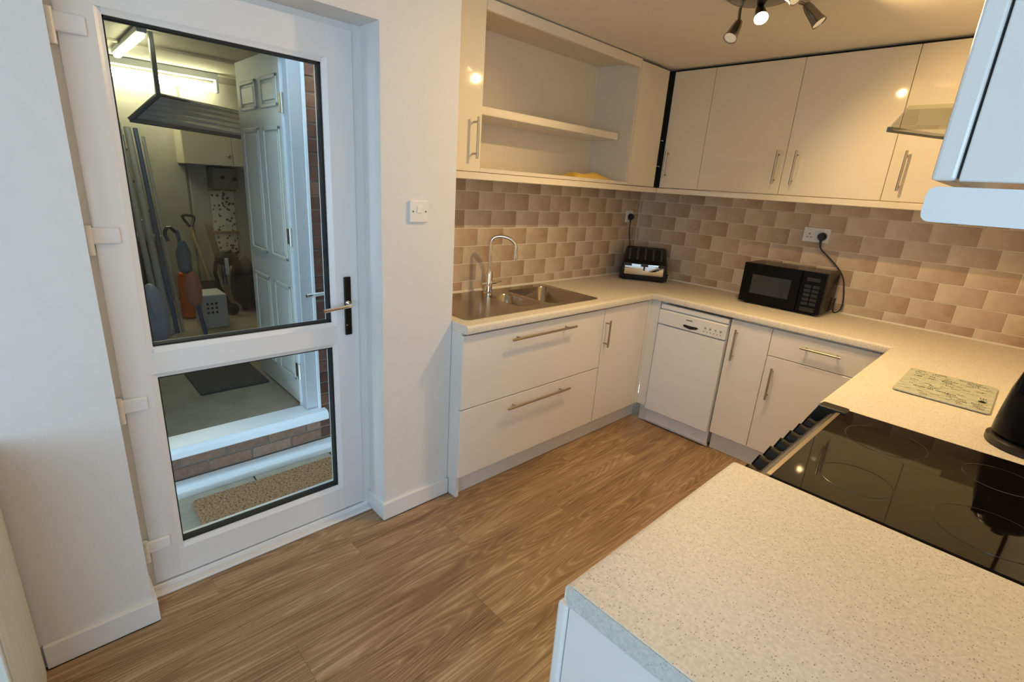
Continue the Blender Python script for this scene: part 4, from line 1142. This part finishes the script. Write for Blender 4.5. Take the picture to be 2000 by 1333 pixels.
for xx, yy in ((1.535, 2.30), (1.765, 2.30), (1.535, 2.64), (1.765, 2.64)):
    obj('foot', B().cyl((xx, yy, H), (xx, yy, H + 0.003), 0.006, seg=10), 'black_rubber', u)
# yellow duster on the open shelf
b = B(); bm = b.bm
nx, ny = 10, 24
grid = []
for layer in (0, 1):
    g = []
    for i in range(nx):
        r_ = []
        for j in range(ny):
            fx, fy = i / (nx - 1), j / (ny - 1)
            edge = min(fx, 1 - fx, fy, 1 - fy)
            hgt = 0.0 if layer == 0 else 0.004 + min(1, edge * 7) * (0.020 + 0.008 * math.sin(9 * fy + 3 * fx) + 0.006 * math.sin(17 * fx + 5 * fy))
            wob = 0.012 * math.sin(5 * fy + 2)
            r_.append(bm.verts.new((-0.31 + 0.12 * fx + wob * (fx - 0.5), 2.46 + 0.33 * fy + 0.012 * math.sin(6 * fx), ZU0 + 0.0185 + hgt)))
        g.append(r_)
    grid.append(g)
for g in grid:
    for i in range(nx - 1):
        for j in range(ny - 1):
            bm.faces.new((g[i][j], g[i + 1][j], g[i + 1][j + 1], g[i][j + 1]))
lo, hi = grid
rim = [(i, 0) for i in range(nx)] + [(nx - 1, j) for j in range(1, ny)] + [(i, ny - 1) for i in range(nx - 2, -1, -1)] + [(0, j) for j in range(ny - 2, 0, -1)]
for a, c in zip(rim, rim[1:] + rim[:1]):
    bm.faces.new((lo[a[0]][a[1]], lo[c[0]][c[1]], hi[c[0]][c[1]], hi[a[0]][a[1]]))
obj('yellow_duster', b, 'duster_yellow', smooth=True, label='crumpled yellow duster on the open shelf bottom', cat='cloth')

# ================================================================== SWITCHES, SOCKETS, PLUGS, CORDS
u = root('light_switch', 'white fused switch plate on the wall beside the door', 'switch', (0, 1.268, 1.39))
sx = SHF
obj('plate', B().box(sx, sx + 0.010, 1.225, 1.311, 1.348, 1.434, 0.003, 2), 'switch_white', u)
obj('rocker', B().box(sx + 0.010, sx + 0.0135, 1.256, 1.280, 1.385, 1.412, 0.002), 'switch_white', u)
for yy in (1.2385, 1.2985):
    obj('screw', B().cyl((sx + 0.0095, yy, 1.391), (sx + 0.0105, yy, 1.391), 0.004, seg=10), 'metal_grey', u)


def socket(name, label, c, along, width):
    """c centre on the tile face, along = 'x' (back wall) or 'y' (sink wall)"""
    u = root(name, label, 'socket', c)
    h2 = 0.043
    if along == 'x':
        P = lambda a, n, z: (c[0] + a, c[1] - n, c[2] + z)
    else:
        P = lambda a, n, z: (c[0] + n, c[1] + a, c[2] + z)

    def bx(a0, a1, n0, n1, z0, z1, bev=0.0):
        p, q = P(a0, n0, z0), P(a1, n1, z1)
        return B().box(p[0], q[0], p[1], q[1], p[2], q[2], bev, 2)
    obj('plate', bx(-width / 2, width / 2, 0, 0.010, -h2, h2, 0.003), 'switch_white', u)
    cs = (-0.037, 0.037) if width > 0.1 else (0.0,)
    for a in cs:
        obj('rocker', bx(a - 0.006, a + 0.006, 0.010, 0.013, 0.018, 0.034, 0.001), 'switch_white', u)
        for (da, dz, w_, h_) in ((0, 0.006, 0.0025, 0.004), (-0.011, -0.014, 0.004, 0.0022), (0.011, -0.014, 0.004, 0.0022)):
            obj('pin_hole', bx(a + da - w_, a + da + w_, 0.0095, 0.0105, dz - h_, dz + h_), 'black_plastic', u)
    return u


socket('double_socket', 'white double socket on the tiles above the microwave', (0.786, YD, 1.348), 'x', 0.146)
socket('single_socket', 'white socket on the tiles above the toaster', (XS, 3.475, 1.345), 'y', 0.086)


def plug(label, c, n):
    c = Vector(c); n = Vector(n)
    u = root('plug', label, 'plug', c)
    b = B().cyl(c + n * 0.0005, c + n * 0.018, 0.025, 0.024, 20).cyl(c + n * 0.018, c + n * 0.03, 0.022, 0.017, 20)
    obj('body', b, 'black_plastic', u, smooth=True)
    obj('cable_grip', B().cyl(c + n * 0.012 - Vector((0, 0, 0.02)), c + n * 0.012 - Vector((0, 0, 0.042)), 0.008, 0.006, 12), 'black_plastic', u, smooth=True)


plug('black plug of the microwave in the double socket', (0.823, YD - 0.013, 1.343), (0, -1, 0))
plug('black plug of the toaster in its white socket', (XS + 0.013, 3.472, 1.343), (1, 0, 0))
obj('power_cord', B().tube([(0.823, YD - 0.025, 1.302), (0.83, YD - 0.022, 1.27), (0.875, YD - 0.014, 1.235), (0.945, YD - 0.013, 1.175), (0.988, YD - 0.013, 1.12), (1.005, YD - 0.014, 1.05), (1.018, YD - 0.014, 0.98), (1.016, YD - 0.016, 0.93), (1.0, YD - 0.03, 0.9115), (0.985, YD - 0.05, 0.913), (0.9815, YD - 0.06, 0.95), (0.9815, YD - 0.055, 1.0)], 0.0042, 8, 2), 'cord_black', smooth=True, label='black power cord running from the microwave up to the double socket', cat='cord')
obj('power_cord', B().tube([(XS + 0.026, 3.472, 1.302), (XS + 0.024, 3.472, 1.25), (XS + 0.035, 3.475, 1.18), (XS + 0.06, 3.49, 1.05), (XS + 0.08, 3.50, 0.96), (XS + 0.12, 3.51, 0.935)], 0.004, 8, 2), 'cord_black', smooth=True, label='black power cord running from the toaster up to its socket', cat='cord')

# ================================================================== CEILING SPOTLIGHTS
LC = Vector((0.752, 2.318, CEIL))
u = root('ceiling_spotlight', 'round dark nickel ceiling plate with tilting spotlights, one of them glowing', 'ceiling light', LC)
obj('plate', B().lathe([(0.0, -0.026), (0.06, -0.025), (0.11, -0.018), (0.131, -0.006), (0.133, 0.0)], LC, 40), 'dark_nickel', u, smooth=True)


def spot(pa, pb, arm_top, lit, k=1.0):
    """head from joint pa to lens pb"""
    pa = Vector(pa); pb = Vector(pb)
    d = (pb - pa).normalized(); q = Vector((0, 0, 1)).rotation_difference(d).to_matrix()
    obj('arm', B().tube([Vector(arm_top), Vector((arm_top[0], arm_top[1], (arm_top[2] + pa.z) / 2)), pa + d * 0.004], 0.0065, 10, 1), 'dark_nickel', u, smooth=True)
    L = (pb - pa).length
    h = obj('spot_head', B().lathe([(0.006, -0.004), (0.014, 0.002), (0.019, L * 0.25), (0.0225, L * 0.62), (0.024, L * 0.8), (0.0285, L), (0.0265, L), (0.022, L * 0.85)], pa, 24, q), 'dark_nickel', u, smooth=True)
    obj('bulb', B().lathe([(0.0, L * 0.9), (0.0245, L * 0.9), (0.0245, L * 0.965), (0.018, L * 0.985), (0.0, L * 0.985)], pa, 24, q), 'bulb_glow' if lit else 'bulb_dim', h, smooth=True)
    ld = bpy.data.lights.new('spot_lamp', 'SPOT')  # each head shines, also where its bulb shows unlit
    ld.energy = LAMP_W * k; ld.color = LAMP_COL; ld.spot_size = math.radians(168); ld.spot_blend = 0.6; ld.shadow_soft_size = 0.014
    lo_ = bpy.data.objects.new('spot_lamp', ld); COL.objects.link(lo_)
    lo_.location = pb + d * 0.006
    lo_.rotation_euler = d.to_track_quat('-Z', 'Y').to_euler()


spot((0.659, 2.372, 2.222), (0.655, 2.325, 2.150), (0.652, 2.376, 2.272), False, 1.25)
spot((0.728, 2.385, 2.262), (0.757, 2.350, 2.212), (0.725, 2.388, 2.268), True, 0.7)
spot((0.862, 2.492, 2.278), (0.925, 2.500, 2.205), (0.840, 2.415, 2.276), False, 1.15)
spot((0.86, 2.225, 2.262), (0.935, 2.205, 2.215), (0.845, 2.24, 2.272), False, 0.5)

# ================================================================== LOW CUPBOARD AT THE LEFT
u = root('low_cupboard', 'low white woodgrain cupboard standing against the left wall', 'cabinet', (0.2, -0.3, 0))
obj('body', B().box(0.006, 0.50, -0.58, -0.066, 0.0, 0.76, 0.002), 'white_woodgrain', u)
obj('top', B().box(0.0, 0.525, -0.60, -0.064, 0.76, 0.785, 0.003), 'white_woodgrain', u)
f = obj('door', B().box(0.501, 0.519, -0.575, -0.07, 0.06, 0.755, 0.002), 'white_woodgrain', u)
obj('knob', B().sphere((0.532, -0.12, 0.6), 0.014), 'steel', f, smooth=True)
